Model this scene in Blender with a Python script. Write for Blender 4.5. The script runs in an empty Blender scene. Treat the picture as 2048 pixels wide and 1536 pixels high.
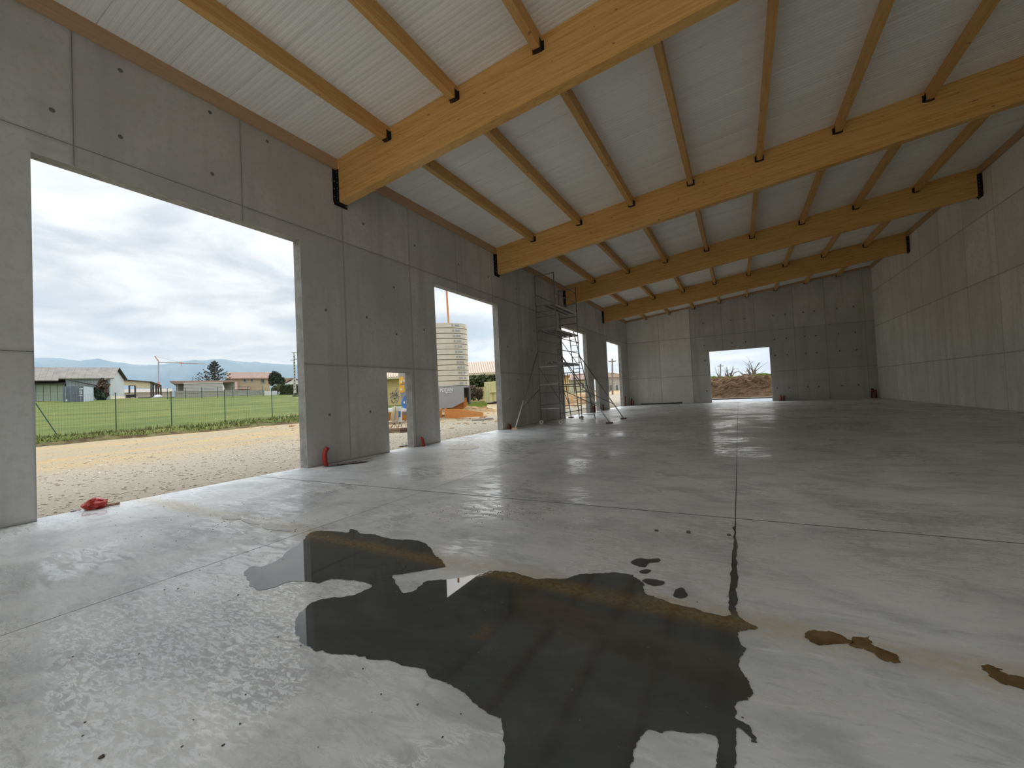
import bpy, bmesh, math, random
from mathutils import Vector, Matrix, noise as mnoise
from mathutils.geometry import tessellate_polygon, delaunay_2d_cdt

random.seed(7)
S = bpy.context.scene
COL = S.collection

# ------------------------------------------------------------------ camera
CAM = Vector((8.909, 0.0, 1.5))
YAW, PITCH, ROLL, FPX = -0.4937, 0.0241, -0.0463, 841.04
fwd = Vector((math.sin(YAW) * math.cos(PITCH), math.cos(YAW) * math.cos(PITCH), math.sin(PITCH)))
_r = Vector((math.cos(YAW), -math.sin(YAW), 0.0))
_u = _r.cross(fwd)
right = math.cos(ROLL) * _r + math.sin(ROLL) * _u
up = -math.sin(ROLL) * _r + math.cos(ROLL) * _u
cam_data = bpy.data.cameras.new('camera')
cam_data.sensor_width = 36.0
cam_data.lens = FPX * 36.0 / 2048.0
cam_data.clip_end = 20000
cam = bpy.data.objects.new('camera', cam_data)
COL.objects.link(cam)
cam.matrix_world = Matrix(((right.x, up.x, -fwd.x, CAM.x), (right.y, up.y, -fwd.y, CAM.y),
                           (right.z, up.z, -fwd.z, CAM.z), (0, 0, 0, 1)))
S.camera = cam

# ------------------------------------------------------------------ exposure and light transport
S.view_settings.view_transform = 'Standard'
S.view_settings.look = 'None'
S.view_settings.gamma = 1.0
S.view_settings.use_curve_mapping = False
S.view_settings.exposure = 0.9
S.cycles.use_denoising = True
S.cycles.max_bounces = 8
S.cycles.diffuse_bounces = 6
S.cycles.glossy_bounces = 3
S.cycles.use_adaptive_sampling = True
S.cycles.adaptive_threshold = 0.1
S.cycles.caustics_reflective = False
S.cycles.caustics_refractive = False
SKY = 1.0          # strength of the overcast sky


# ------------------------------------------------------------------ node helpers
class NT:
    def __init__(self, tree):
        self.t = tree
        tree.nodes.clear()

    def n(self, kind, **props):
        nd = self.t.nodes.new(kind)
        for k, v in props.items():
            setattr(nd, k, v)
        return nd

    def put(self, sock, v):
        if isinstance(v, bpy.types.NodeSocket):
            self.t.links.new(v, sock)
        elif v is not None:
            if isinstance(v, (tuple, list)) and len(v) == 3 and sock.type == 'RGBA':
                v = (*v, 1.0)
            sock.default_value = v

    def math(self, op, a, b=None, clamp=False):
        nd = self.n('ShaderNodeMath', operation=op, use_clamp=clamp)
        self.put(nd.inputs[0], a)
        if b is not None:
            self.put(nd.inputs[1], b)
        return nd.outputs[0]

    def mix(self, f, a, b, mode='MIX'):
        nd = self.n('ShaderNodeMix', data_type='RGBA', blend_type=mode)
        self.put(nd.inputs['Factor'], f)
        self.put(nd.inputs[6], a)
        self.put(nd.inputs[7], b)
        return nd.outputs[2]

    def noise(self, vec, scale, detail=4.0, rough=0.55, dist=0.0):
        nd = self.n('ShaderNodeTexNoise')
        self.put(nd.inputs['Vector'], vec)
        nd.inputs['Scale'].default_value = scale
        nd.inputs['Detail'].default_value = detail
        nd.inputs['Roughness'].default_value = rough
        nd.inputs['Distortion'].default_value = dist
        return nd.outputs['Fac']

    def step(self, v, a, b, lo=0.0, hi=1.0):
        nd = self.n('ShaderNodeMapRange', interpolation_type='SMOOTHSTEP')
        self.put(nd.inputs['Value'], v)
        nd.inputs['From Min'].default_value = a
        nd.inputs['From Max'].default_value = b
        nd.inputs['To Min'].default_value = lo
        nd.inputs['To Max'].default_value = hi
        return nd.outputs['Result']

    def scale(self, vec, s, loc=(0, 0, 0), rot=(0, 0, 0)):
        nd = self.n('ShaderNodeMapping')
        self.put(nd.inputs['Vector'], vec)
        nd.inputs['Scale'].default_value = s
        nd.inputs['Location'].default_value = loc
        nd.inputs['Rotation'].default_value = rot
        return nd.outputs[0]

    def sep(self, vec):
        nd = self.n('ShaderNodeSeparateXYZ')
        self.put(nd.inputs[0], vec)
        return nd.outputs

    def pos(self):
        return self.n('ShaderNodeNewGeometry').outputs['Position']

    def obj(self):
        return self.n('ShaderNodeTexCoord').outputs['Object']

    def bump(self, h, strength=0.3, dist=0.01):
        nd = self.n('ShaderNodeBump')
        self.put(nd.inputs['Strength'], strength)
        nd.inputs['Distance'].default_value = dist
        self.put(nd.inputs['Height'], h)
        return nd.outputs[0]

    def principled(self, color, rough, normal=None, metallic=0.0, spec=None):
        nd = self.n('ShaderNodeBsdfPrincipled')
        self.put(nd.inputs['Base Color'], color)
        self.put(nd.inputs['Roughness'], rough)
        self.put(nd.inputs['Metallic'], metallic)
        if spec is not None:
            self.put(nd.inputs['Specular IOR Level'], spec)
        if normal is not None:
            self.put(nd.inputs['Normal'], normal)
        out = self.n('ShaderNodeOutputMaterial')
        self.t.links.new(nd.outputs[0], out.inputs[0])
        return nd


MATS = {}


def newmat(name):
    m = bpy.data.materials.new(name)
    m.use_nodes = True
    MATS[name] = m
    return m, NT(m.node_tree)


def simple(name, col, rough=0.6, metallic=0.0, var=0.15, scale=3.0, spec=None):
    m, t = newmat(name)
    f = t.noise(t.pos(), scale, 2)
    c = t.mix(f, tuple(v * (1 - var) for v in col), tuple(min(1, v * (1 + var)) for v in col))
    t.principled(c, rough, None, metallic, spec)
    return m


# ------------------------------------------------------------------ sky: overcast, brighter towards the veiled sun and the zenith
world = bpy.data.worlds.new('sky')
S.world = world
world.use_nodes = True
t = NT(world.node_tree)
d = t.n('ShaderNodeTexCoord').outputs['Generated']
dx, dy, dz = t.sep(d)
up_z = t.math('MAXIMUM', dz, 0.0)
den = t.math('ADD', up_z, 0.16)
cx = t.math('DIVIDE', dx, den)
cy = t.math('DIVIDE', dy, den)
cmb = t.n('ShaderNodeCombineXYZ')
t.put(cmb.inputs[0], cx)
t.put(cmb.inputs[1], cy)
nn = t.noise(t.scale(cmb.outputs[0], (1, 1, 1), loc=(1.7, 0.6, 0)), 1.75, 5, 0.56, 0.4)
cl = t.step(nn, 0.34, 0.66)
skycol = t.mix(cl, (0.235, 0.258, 0.288), (0.44, 0.448, 0.45))
horiz = t.step(dz, 0.0, 0.14, 0.55, 0.0)
skycol = t.mix(horiz, skycol, (0.37, 0.395, 0.42))
SUN = Vector((-0.10, 0.74, 0.66)).normalized()
dot = t.math('ADD', t.math('ADD', t.math('MULTIPLY', dx, SUN.x), t.math('MULTIPLY', dy, SUN.y)), t.math('MULTIPLY', dz, SUN.z))
glow = t.step(dot, 0.76, 1.0)
bright = t.math('ADD', t.math('MULTIPLY', glow, 6.0), t.math('ADD', t.math('MULTIPLY', t.math('MULTIPLY', up_z, up_z), 3.0), 1.05))
bg = t.n('ShaderNodeBackground')
t.put(bg.inputs['Color'], skycol)
t.put(bg.inputs['Strength'], t.math('MULTIPLY', bright, SKY))
wo = t.n('ShaderNodeOutputWorld')
t.t.links.new(bg.outputs[0], wo.inputs[0])


# ------------------------------------------------------------------ geometry helpers
class MB:
    """Collects vertices and faces; build() links them as one mesh object."""

    def __init__(self):
        self.v, self.f = [], []

    def add(self, verts, faces):
        o = len(self.v)
        self.v += [tuple(p) for p in verts]
        self.f += [tuple(i + o for i in fc) for fc in faces]
        return self

    def box(self, x0, x1, y0, y1, z0, z1):
        return self.hexa([(x0, y0, z0), (x1, y0, z0), (x1, y1, z0), (x0, y1, z0),
                          (x0, y0, z1), (x1, y0, z1), (x1, y1, z1), (x0, y1, z1)])

    def hexa(self, p):
        return self.add(p, [(3, 2, 1, 0), (4, 5, 6, 7), (0, 1, 5, 4), (1, 2, 6, 5), (2, 3, 7, 6), (3, 0, 4, 7)])

    def tube(self, a, b, r, n=8, r2=None, cap=True):
        a, b = Vector(a), Vector(b)
        r2 = r if r2 is None else r2
        ax = (b - a).normalized()
        s = ax.orthogonal().normalized()
        w = ax.cross(s)
        vs = []
        for c, rr in ((a, r), (b, r2)):
            for i in range(n):
                an = 2 * math.pi * i / n
                vs.append(c + rr * (math.cos(an) * s + math.sin(an) * w))
        fs = [(i, (i + 1) % n, n + (i + 1) % n, n + i) for i in range(n)]
        if cap:
            fs += [tuple(reversed(range(n))), tuple(range(n, 2 * n))]
        return self.add(vs, fs)

    def path(self, pts, r, n=8):
        pts = [Vector(p) for p in pts]
        rs = r if isinstance(r, (list, tuple)) else [r] * len(pts)
        prev = None
        vs = []
        for i, p in enumerate(pts):
            tg = (pts[min(i + 1, len(pts) - 1)] - pts[max(i - 1, 0)]).normalized()
            if prev is None:
                s = tg.orthogonal().normalized()
            else:
                s = (prev - tg * prev.dot(tg)).normalized()
            prev = s
            w = tg.cross(s)
            for k in range(n):
                an = 2 * math.pi * k / n
                vs.append(p + rs[i] * (math.cos(an) * s + math.sin(an) * w))
        fs = []
        for i in range(len(pts) - 1):
            for k in range(n):
                fs.append((i * n + k, i * n + (k + 1) % n, (i + 1) * n + (k + 1) % n, (i + 1) * n + k))
        m = (len(pts) - 1) * n
        fs += [tuple(reversed(range(n))), tuple(range(m, m + n))]
        return self.add(vs, fs)

    def prism(self, poly, axis, a, b):
        """Extrude a 2D polygon along an axis ('x','y','z') from a to b; poly coords are the other two axes in order."""
        n = len(poly)

        def mk(p, h):
            return {'x': (h, p[0], p[1]), 'y': (p[0], h, p[1]), 'z': (p[0], p[1], h)}[axis]
        vs = [mk(p, a) for p in poly] + [mk(p, b) for p in poly]
        fs = [(i, (i + 1) % n, n + (i + 1) % n, n + i) for i in range(n)]
        fs += [tuple(reversed(range(n))), tuple(range(n, 2 * n))]
        return self.add(vs, fs)

    def lathe(self, prof, c=(0, 0, 0), n=24, axis='z'):
        vs, fs = [], []
        for (r, h) in prof:
            for i in range(n):
                an = 2 * math.pi * i / n
                p = (r * math.cos(an), r * math.sin(an), h)
                if axis == 'x':
                    p = (p[2], p[0], p[1])
                elif axis == 'y':
                    p = (p[0], p[2], p[1])
                vs.append((c[0] + p[0], c[1] + p[1], c[2] + p[2]))
        for j in range(len(prof) - 1):
            for i in range(n):
                fs.append((j * n + i, j * n + (i + 1) % n, (j + 1) * n + (i + 1) % n, (j + 1) * n + i))
        fs += [tuple(reversed(range(n))), tuple(range((len(prof) - 1) * n, len(prof) * n))]
        return self.add(vs, fs)

    def mesh(self, name, smooth=False):
        me = bpy.data.meshes.new(name)
        me.from_pydata(self.v, [], self.f)
        bm = bmesh.new()
        bm.from_mesh(me)
        bmesh.ops.recalc_face_normals(bm, faces=bm.faces)
        bm.to_mesh(me)
        bm.free()
        if smooth:
            me.polygons.foreach_set('use_smooth', [True] * len(me.polygons))
        return me

    def build(self, name, mat, parent=None, smooth=False, loc=(0, 0, 0)):
        return link(name, self.mesh(name, smooth), mat, parent, loc)


def link(name, me, mat, parent=None, loc=(0, 0, 0)):
    o = bpy.data.objects.new(name, me)
    COL.objects.link(o)
    if mat is not None and me is not None and not me.materials:
        me.materials.append(MATS[mat] if isinstance(mat, str) else mat)
    o.location = loc
    if parent is not None:
        o.parent = parent
    return o


def tag(o, label=None, cat=None, group=None, kind=None):
    if label:
        o['label'] = label
    if cat:
        o['category'] = cat
    if group:
        o['group'] = group
    if kind:
        o['kind'] = kind
    return o


def thing(name, label, cat, loc=(0, 0, 0), rotz=0.0, group=None):
    o = bpy.data.objects.new(name, None)
    COL.objects.link(o)
    o.empty_display_size = 0.2
    o.location = loc
    o.rotation_euler = (0, 0, rotz)
    return tag(o, label, cat, group)


def ray(px, py):
    return right * ((px - 1024) / FPX) - up * ((py - 768) / FPX) + fwd


def floor_pt(px, py, z=0.0):
    dd = ray(px, py)
    return CAM + dd * ((z - CAM.z) / dd.z)


class Face:
    """A vertical plane standing at a real distance, used to size a far thing; local x runs across, y away, z up."""

    def __init__(self, px, dist, py=790):
        dd = ray(px, py)
        h = Vector((dd.x, dd.y, 0)).normalized()
        self.o = Vector((CAM.x, CAM.y, 0)) + h * dist
        self.h = h
        self.r = Vector((h.y, -h.x, 0))
        self.rot = math.atan2(self.r.y, self.r.x)
        self.z = 0.0

    def base(self, px, py):
        self.z = self.uw(px, py)[1] + self.z
        return self

    def uw(self, px, py, v=0.0):
        dd = ray(px, py)
        k = ((self.o - CAM).dot(self.h) + v) / dd.dot(self.h)
        p = CAM + dd * k
        return ((p - self.o).dot(self.r), p.z - self.z)

    def loc(self):
        return (self.o.x, self.o.y, self.z)


# ------------------------------------------------------------------ materials of the building
def concrete_panel(name, lo, hi, dark):
    m, t = newmat(name)
    p = t.pos()
    big = t.noise(p, 0.42, 3, 0.62)
    streak = t.noise(t.scale(p, (2.2, 2.2, 0.16)), 1.0, 2, 0.6)
    fine = t.noise(p, 9, 3, 0.65)
    c = t.mix(t.step(big, 0.3, 0.7), lo, hi)
    c = t.mix(t.step(streak, 0.46, 0.72, 0.0, 0.5), c, dark)
    c = t.mix(t.step(fine, 0.42, 0.75, 0.0, 0.4), c, dark)
    # each cast panel has its own tone, with a darker laitance stain along its formwork edges
    rnd_ = t.n('ShaderNodeObjectInfo').outputs['Random']
    c = t.mix(t.step(rnd_, 0.0, 1.0, 0.0, 0.40), c, dark)
    gx_, gy_, gz_ = t.sep(t.n('ShaderNodeTexCoord').outputs['Generated'])
    nx_ = t.sep(t.n('ShaderNodeNewGeometry').outputs['Normal'])[0]
    sel = t.math('GREATER_THAN', t.math('ABSOLUTE', nx_), 0.5)
    uu = t.math('ADD', t.math('MULTIPLY', gy_, sel), t.math('MULTIPLY', gx_, t.math('SUBTRACT', 1.0, sel)))
    eu = t.math('MINIMUM', uu, t.math('SUBTRACT', 1.0, uu))
    ez = t.math('MINIMUM', gz_, t.math('SUBTRACT', 1.0, gz_))
    e = t.math('ADD', t.math('MINIMUM', eu, ez), t.math('MULTIPLY', t.math('SUBTRACT', fine, 0.5), 0.03))
    c = t.mix(t.step(e, 0.002, 0.020, 0.4, 0.0), c, tuple(v * 0.72 for v in dark))
    t.principled(c, 0.75, spec=0.25)


concrete_panel('concrete_wall', (0.52, 0.52, 0.50), (0.68, 0.675, 0.655), (0.42, 0.42, 0.40))
concrete_panel('concrete_pale_lit', (0.74, 0.735, 0.69), (0.88, 0.875, 0.83), (0.60, 0.59, 0.545))  # paler concrete, lightened further in colour to stand in for missing daylight
concrete_panel('concrete_dim', (0.48, 0.475, 0.445), (0.62, 0.61, 0.58), (0.38, 0.375, 0.35))

m, t = newmat('concrete_core')
mid = t.noise(t.pos(), 3.5, 3, 0.7)
t.principled(t.mix(t.step(mid, 0.3, 0.7), (0.22, 0.22, 0.205), (0.32, 0.316, 0.30)), 0.8, spec=0.2)

m, t = newmat('joint_dark')
t.principled(t.mix(t.noise(t.pos(), 4, 4), (0.17, 0.17, 0.16), (0.26, 0.26, 0.25)), 0.9, spec=0.1)

m, t = newmat('concrete_floor')
p = t.pos()
x, y, z = t.sep(p)
big = t.noise(p, 0.22, 2, 0.6)
mid = t.noise(t.scale(p, (1.0, 1.6, 1)), 1.1, 4, 0.66, 0.6)
fine = t.noise(p, 14, 2, 0.65)
wisp = t.noise(t.scale(p, (2.0, 7.0, 1), rot=(0, 0, 0.5)), 1.3, 5, 0.72, 1.4)
c = t.mix(t.step(big, 0.3, 0.7), (0.56, 0.57, 0.57), (0.72, 0.73, 0.725))
c = t.mix(t.step(mid, 0.42, 0.66, 0, 0.75), c, (0.415, 0.43, 0.44))
c = t.mix(t.step(wisp, 0.52, 0.72, 0, 0.5), c, (0.82, 0.82, 0.81))
c = t.mix(t.step(wisp, 0.47, 0.32, 0, 0.55), c, (0.39, 0.40, 0.41))
vo = t.n('ShaderNodeTexVoronoi', feature='DISTANCE_TO_EDGE')
warp = t.n('ShaderNodeVectorMath', operation='ADD')
t.put(warp.inputs[0], p)
cw = t.n('ShaderNodeCombineXYZ')
t.put(cw.inputs[0], t.math('MULTIPLY', wisp, 0.9))
t.put(cw.inputs[1], t.math('MULTIPLY', mid, 1.1))
t.put(warp.inputs[1], cw.outputs[0])
t.put(vo.inputs['Vector'], warp.outputs[0])
vo.inputs['Scale'].default_value = 0.62
efflo = t.math('MULTIPLY', t.step(vo.outputs['Distance'], 0.004, 0.016, 1.0, 0.0), t.step(big, 0.46, 0.56))
c = t.mix(t.math('MULTIPLY', efflo, 0.6), c, (0.86, 0.86, 0.85))
c = t.mix(t.step(fine, 0.55, 0.8, 0, 0.25), c, (0.4, 0.4, 0.4))
# the silt line left by draining water across the hall, and pale tan dried patches
yc = t.math('ADD', t.math('MULTIPLY', x, -0.035), 3.34)
dist = t.math('ABSOLUTE', t.math('SUBTRACT', y, t.math('ADD', yc, t.math('MULTIPLY', t.math('SUBTRACT', mid, 0.5), 0.28))))
band = t.step(dist, 0.02, 0.24, 1.0, 0.0)
band = t.math('MULTIPLY', t.math('MULTIPLY', band, t.step(fine, 0.25, 0.58, 0.3, 1.0)), t.step(wisp, 0.34, 0.6, 0.3, 1.0))
c = t.mix(t.math('MULTIPLY', band, 0.95), c, (0.50, 0.435, 0.31))
tan = t.math('MULTIPLY', t.step(mid, 0.34, 0.26), t.step(x, 8.5, 11))
c = t.mix(t.math('MULTIPLY', tan, 0.45), c, (0.52, 0.45, 0.33))
# damp film: glossy patches broken by trowel wisps
film = t.noise(t.scale(p, (1.0, 0.8, 1), loc=(5.3, 2.1, 0)), 0.42, 2, 0.6)
film = t.math('MULTIPLY', t.step(film, 0.40, 0.62), t.step(wisp, 0.40, 0.60))
near = t.math('MULTIPLY', t.step(x, 3.0, 4.6), t.step(x, 8.2, 6.6))
near = t.math('MULTIPLY', near, t.step(y, 2.9, 2.2))
near = t.math('MULTIPLY', near, t.step(big, 0.36, 0.5, 0.35, 1.0))
scr = t.noise(t.scale(p, (6.0, 15.0, 1), rot=(0, 0, 0.55)), 2.6, 4, 0.7, 0.9)
film = t.math('MAXIMUM', film, t.math('MULTIPLY', near, t.step(scr, 0.47, 0.56)))
rough = t.math('ADD', t.math('MULTIPLY', film, -0.39), 0.50)
rough = t.math('ADD', rough, t.math('MULTIPLY', t.math('SUBTRACT', fine, 0.5), 0.10))
spec = t.math('ADD', t.math('MULTIPLY', film, 0.78), 0.22)
c = t.mix(t.math('MULTIPLY', film, 0.18), c, (0.40, 0.405, 0.405))
t.principled(c, rough, t.bump(wisp, 0.05, 0.01), spec=spec)

m, t = newmat('glulam')
p = t.pos()
x, y, z = t.sep(p)
rz = t.math('SUBTRACT', z, t.math('MULTIPLY', x, 0.107))
lam = t.n('ShaderNodeCombineXYZ')
lz = t.math('DIVIDE', rz, 0.042)
t.put(lam.inputs[0], t.math('MULTIPLY', x, 0.33))
t.put(lam.inputs[1], t.math('MULTIPLY', y, 0.2))
t.put(lam.inputs[2], t.math('FLOOR', lz))
wn = t.n('ShaderNodeTexWhiteNoise')
t.put(wn.inputs['Vector'], t.math('FLOOR', lz))
lamv = t.noise(lam.outputs[0], 1.3, 0)
grain = t.noise(t.scale(p, (0.7, 5, 16), rot=(0, 0.107, 0)), 2.2, 3, 0.62)
knot = t.noise(t.scale(p, (0.8, 1, 2.2)), 7.5, 1, 0.4)
c = t.mix(t.step(grain, 0.3, 0.72), (0.60, 0.315, 0.085), (0.74, 0.44, 0.15))
c = t.mix(t.step(lamv, 0.35, 0.65, 0.0, 0.5), c, (0.78, 0.50, 0.20))
edge = t.step(t.math('FRACT', lz), 0.0, 0.10, 0.35, 0.0)
c = t.mix(edge, c, (0.42, 0.25, 0.10))
c = t.mix(t.step(knot, 0.735, 0.79, 0, 0.8), c, (0.26, 0.13, 0.05))
t.principled(c, 0.55, spec=0.3)

m, t = newmat('purlin_wood')
p = t.pos()
grain = t.noise(t.scale(p, (12, 0.6, 14)), 2.2, 3, 0.62)
knot = t.noise(t.scale(p, (1, 0.8, 2)), 7.5, 1, 0.4)
tone = t.noise(t.scale(p, (0.6, 0.12, 0.6)), 1.0, 0)
c = t.mix(t.step(grain, 0.3, 0.72), (0.56, 0.30, 0.085), (0.70, 0.42, 0.15))
c = t.mix(t.step(tone, 0.35, 0.65, 0, 0.35), c, (0.55, 0.33, 0.13))
c = t.mix(t.step(knot, 0.73, 0.79, 0, 0.8), c, (0.26, 0.13, 0.05))
t.principled(c, 0.55, spec=0.3)

m, t = newmat('plate_wood')
p = t.pos()
grain = t.noise(t.scale(p, (12, 0.6, 14)), 2.2, 3, 0.62)
t.principled(t.mix(grain, (0.44, 0.27, 0.15), (0.60, 0.40, 0.24)), 0.6, spec=0.25)

m, t = newmat('roof_sheet')
p = t.pos()
f2 = t.noise(t.scale(p, (0.25, 4, 1)), 1.0, 2)
c = t.mix(t.step(f2, 0.3, 0.8), (0.88, 0.875, 0.825), (0.80, 0.80, 0.755))
t.principled(c, 0.38, spec=0.4)

simple('black_steel', (0.012, 0.012, 0.014), 0.45, 0.0, 0.3)
simple('bolt_steel', (0.55, 0.56, 0.58), 0.35, 0.9)

# ------------------------------------------------------------------ the shell of the hall
W, YB, YR = 17.82, 39.43, -8.73
TH = 0.25
SL = 0.107


def roof_z(x):
    return 7.77 + SL * x


def cells(us, vs, holes, gap=0.006):
    """Panel rectangles between joint lines us/vs, each minus the holes, as lists of sub-rectangles."""
    out = []
    for i in range(len(us) - 1):
        for j in range(len(vs) - 1):
            u0, u1, v0, v1 = us[i] + gap, us[i + 1] - gap, vs[j] + gap, vs[j + 1] - gap
            cu = sorted({u0, u1, *[h for hh in holes for h in hh[:2] if u0 < h < u1]})
            cv = sorted({v0, v1, *[h for hh in holes for h in hh[2:] if v0 < h < v1]})
            rects = []
            for a in range(len(cu) - 1):
                for b in range(len(cv) - 1):
                    mu, mv = (cu[a] + cu[a + 1]) / 2, (cv[b] + cv[b + 1]) / 2
                    if any(h[0] < mu < h[1] and h[2] < mv < h[3] for h in holes):
                        continue
                    rects.append((cu[a], cu[a + 1], cv[b], cv[b + 1]))
            if rects:
                out.append(rects)
    return out


def wall(name, us, vs, holes, top, place, proud=lambda u: 0.0, mat=lambda u: 'concrete_wall'):
    """A wall core with openings and, on its inner face, one thin cast panel per formwork field."""
    core = MB()
    for rects in cells([us[0], us[-1]], [-0.4, vs[-1]], holes, 0.0):
        for (u0, u1, v0, v1) in rects:
            lo = [(u0, v0), (u1, v0)]
            hi = [(u1, top(u1) if v1 >= vs[-1] else v1), (u0, top(u0) if v1 >= vs[-1] else v1)]
            q = lo + hi
            core.hexa([place(*q[0], 0.006), place(*q[1], 0.006), place(*q[1], TH), place(*q[0], TH),
                       place(*q[3], 0.006), place(*q[2], 0.006), place(*q[2], TH), place(*q[3], TH)])
    w = core.build(name, 'concrete_core')
    w['kind'] = 'structure'
    for rects in cells(us, vs, holes):
        b = MB()
        for (u0, u1, v0, v1) in rects:
            f = proud((u0 + u1) / 2)
            last = v1 > vs[-1] - 0.02
            t0, t1 = (top(u0), top(u1)) if last else (v1, v1)
            b.hexa([place(u0, v0, -f), place(u1, v0, -f), place(u1, v0, 0.006), place(u0, v0, 0.006),
                    place(u0, t0, -f), place(u1, t1, -f), place(u1, t1, 0.006), place(u0, t0, 0.006)])
        b.build('panel', mat((rects[0][0] + rects[0][1]) / 2), w)
    return w


def span(a, b, at, step):
    """Joint positions every `step` through `at`, between a and b."""
    n0 = math.ceil((a + 0.35 - at) / step)
    out = [a]
    k = n0
    while at + k * step < b - 0.35:
        out.append(at + k * step)
        k += 1
    return out + [b]


left_holes = [(2.07, 6.35, -1, 5.36), (8.97, 9.99, -1, 2.31), (11.31, 15.55, -1, 5.36), (22.95, 27.43, -1, 5.34),
              (28.72, 29.80, -1, 2.31), (32.42, 36.88, -1, 5.35), (-6.2, -1.9, -1, 5.36)]
wall('wall_left', span(YR, YB, 2.53, 2.53), [0, 2.43, 5.68, 7.77], left_holes, lambda u: roof_z(-TH) + 0.02,
     lambda u, v, dd: (-dd, u, v))
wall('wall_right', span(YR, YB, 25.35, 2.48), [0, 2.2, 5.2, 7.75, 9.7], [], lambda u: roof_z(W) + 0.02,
     lambda u, v, dd: (W + dd, u, v), mat=lambda u: 'concrete_pale_lit')
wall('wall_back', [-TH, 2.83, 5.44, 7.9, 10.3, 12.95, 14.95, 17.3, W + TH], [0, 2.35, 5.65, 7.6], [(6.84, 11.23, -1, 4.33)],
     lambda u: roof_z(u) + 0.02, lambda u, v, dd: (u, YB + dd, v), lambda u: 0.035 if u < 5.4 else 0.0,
     lambda u: 'concrete_pale_lit' if u < 5.4 else 'concrete_dim')  # light and dark contrast of the end wall partly put into panel colours
REAR_HOLES = [(0.4, 17.4, -1, 7.2)]  # unseen opening behind the camera, made this wide to let daylight in
wall('wall_rear', [-TH, 2.5, 5, 7.5, 10, 12.5, 15, W + TH], [0, 2.43, 5.68, 7.6], REAR_HOLES,
     lambda u: roof_z(u) + 0.02, lambda u, v, dd: (u, YR - dd, v))

# floor: slabs between saw-cut joints over a dark bed
fb = MB().box(-TH, W + TH, YR - TH, YB + TH, -0.4, -0.012).build('floor', 'joint_dark')
fb['kind'] = 'structure'
xs = [-TH, 4.35, 8.80, W + TH]
ys = [YR - TH, 5.32, YB + TH]
for i in range(3):
    for j in range(2):
        g, gy2 = 0.005, 0.014
        MB().box(xs[i] + g * (i > 0), xs[i + 1] - g * (i < 2), ys[j] + gy2 * (j > 0), ys[j + 1] - gy2 * (j < 1), -0.013, 0.0
                 ).build('slab', 'concrete_floor', fb)

simple('joint_seal', (0.045, 0.045, 0.043), 0.85)
for xx in xs[1:-1]:
    MB().box(xx - 0.005, xx + 0.005, ys[0], ys[-1], -0.0125, -0.0015).build('joint_seal', 'joint_seal', fb)
MB().box(xs[0], xs[-1], ys[1] - 0.014, ys[1] + 0.014, -0.0125, -0.0016).build('joint_seal', 'joint_seal', fb)

# ceiling: a roof deck with ribbed white sheets below it, ribs running across the hall
x0, x1 = -TH, W + TH
ROOF0 = -4.2  # unseen roof edge, stopped short behind the camera so skylight reaches the floor
ce = MB().hexa([(x0, ROOF0, roof_z(x0) + 0.02), (x1, ROOF0, roof_z(x1) + 0.02), (x1, YB + TH, roof_z(x1) + 0.02), (x0, YB + TH, roof_z(x0) + 0.02),
                (x0, ROOF0, roof_z(x0) + 0.16), (x1, ROOF0, roof_z(x1) + 0.16), (x1, YB + TH, roof_z(x1) + 0.16), (x0, YB + TH, roof_z(x0) + 0.16)]
               ).build('ceiling', 'roof_sheet')
ce['kind'] = 'structure'
prof = [(0.004, 0.018), (0.010, 0.004)]
nr = 9
pw = 1.0
for k in range(nr):
    a = 0.02 + k * (pw - 0.04) / nr
    s = (pw - 0.04) / nr
    prof += [(a + 0.15 * s, 0.004), (a + 0.25 * s, 0.0), (a + 0.75 * s, 0.0), (a + 0.85 * s, 0.004)]
prof += [(pw - 0.010, 0.004), (pw - 0.004, 0.018)]
sheet = MB()
vs = []
for xx in (x0, x1):
    vs += [(xx, a, roof_z(xx) + b) for a, b in prof]
n = len(prof)
sheet.add(vs, [(i, i + 1, n + i + 1, n + i) for i in range(n - 1)])
sheet_me = sheet.mesh('roof_panel')
sheet_me.flip_normals() if sheet_me.polygons[0].normal.z > 0 else None
for k in range(int((YB - ROOF0) / pw) + 1):
    link('roof_panel', sheet_me, 'roof_sheet', ce, (0, ROOF0 + k * pw, 0))

# ------------------------------------------------------------------ glulam beams
BY = [7.43 + 8.08 * k for k in range(-1, 4)]
BW, BD = 0.24, 1.13
beam_words = ['just above and behind the viewer', 'nearest in view, meeting the wall beside the widest opening', 'second in view, running off the right edge',
              'third in view, with both black end shoes seen', 'farthest, closest to the end wall']
bolt_me = MB().lathe([(0.012, 0), (0.012, 0.008), (0.007, 0.012)], n=8, axis='y').mesh('bolt')


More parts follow.
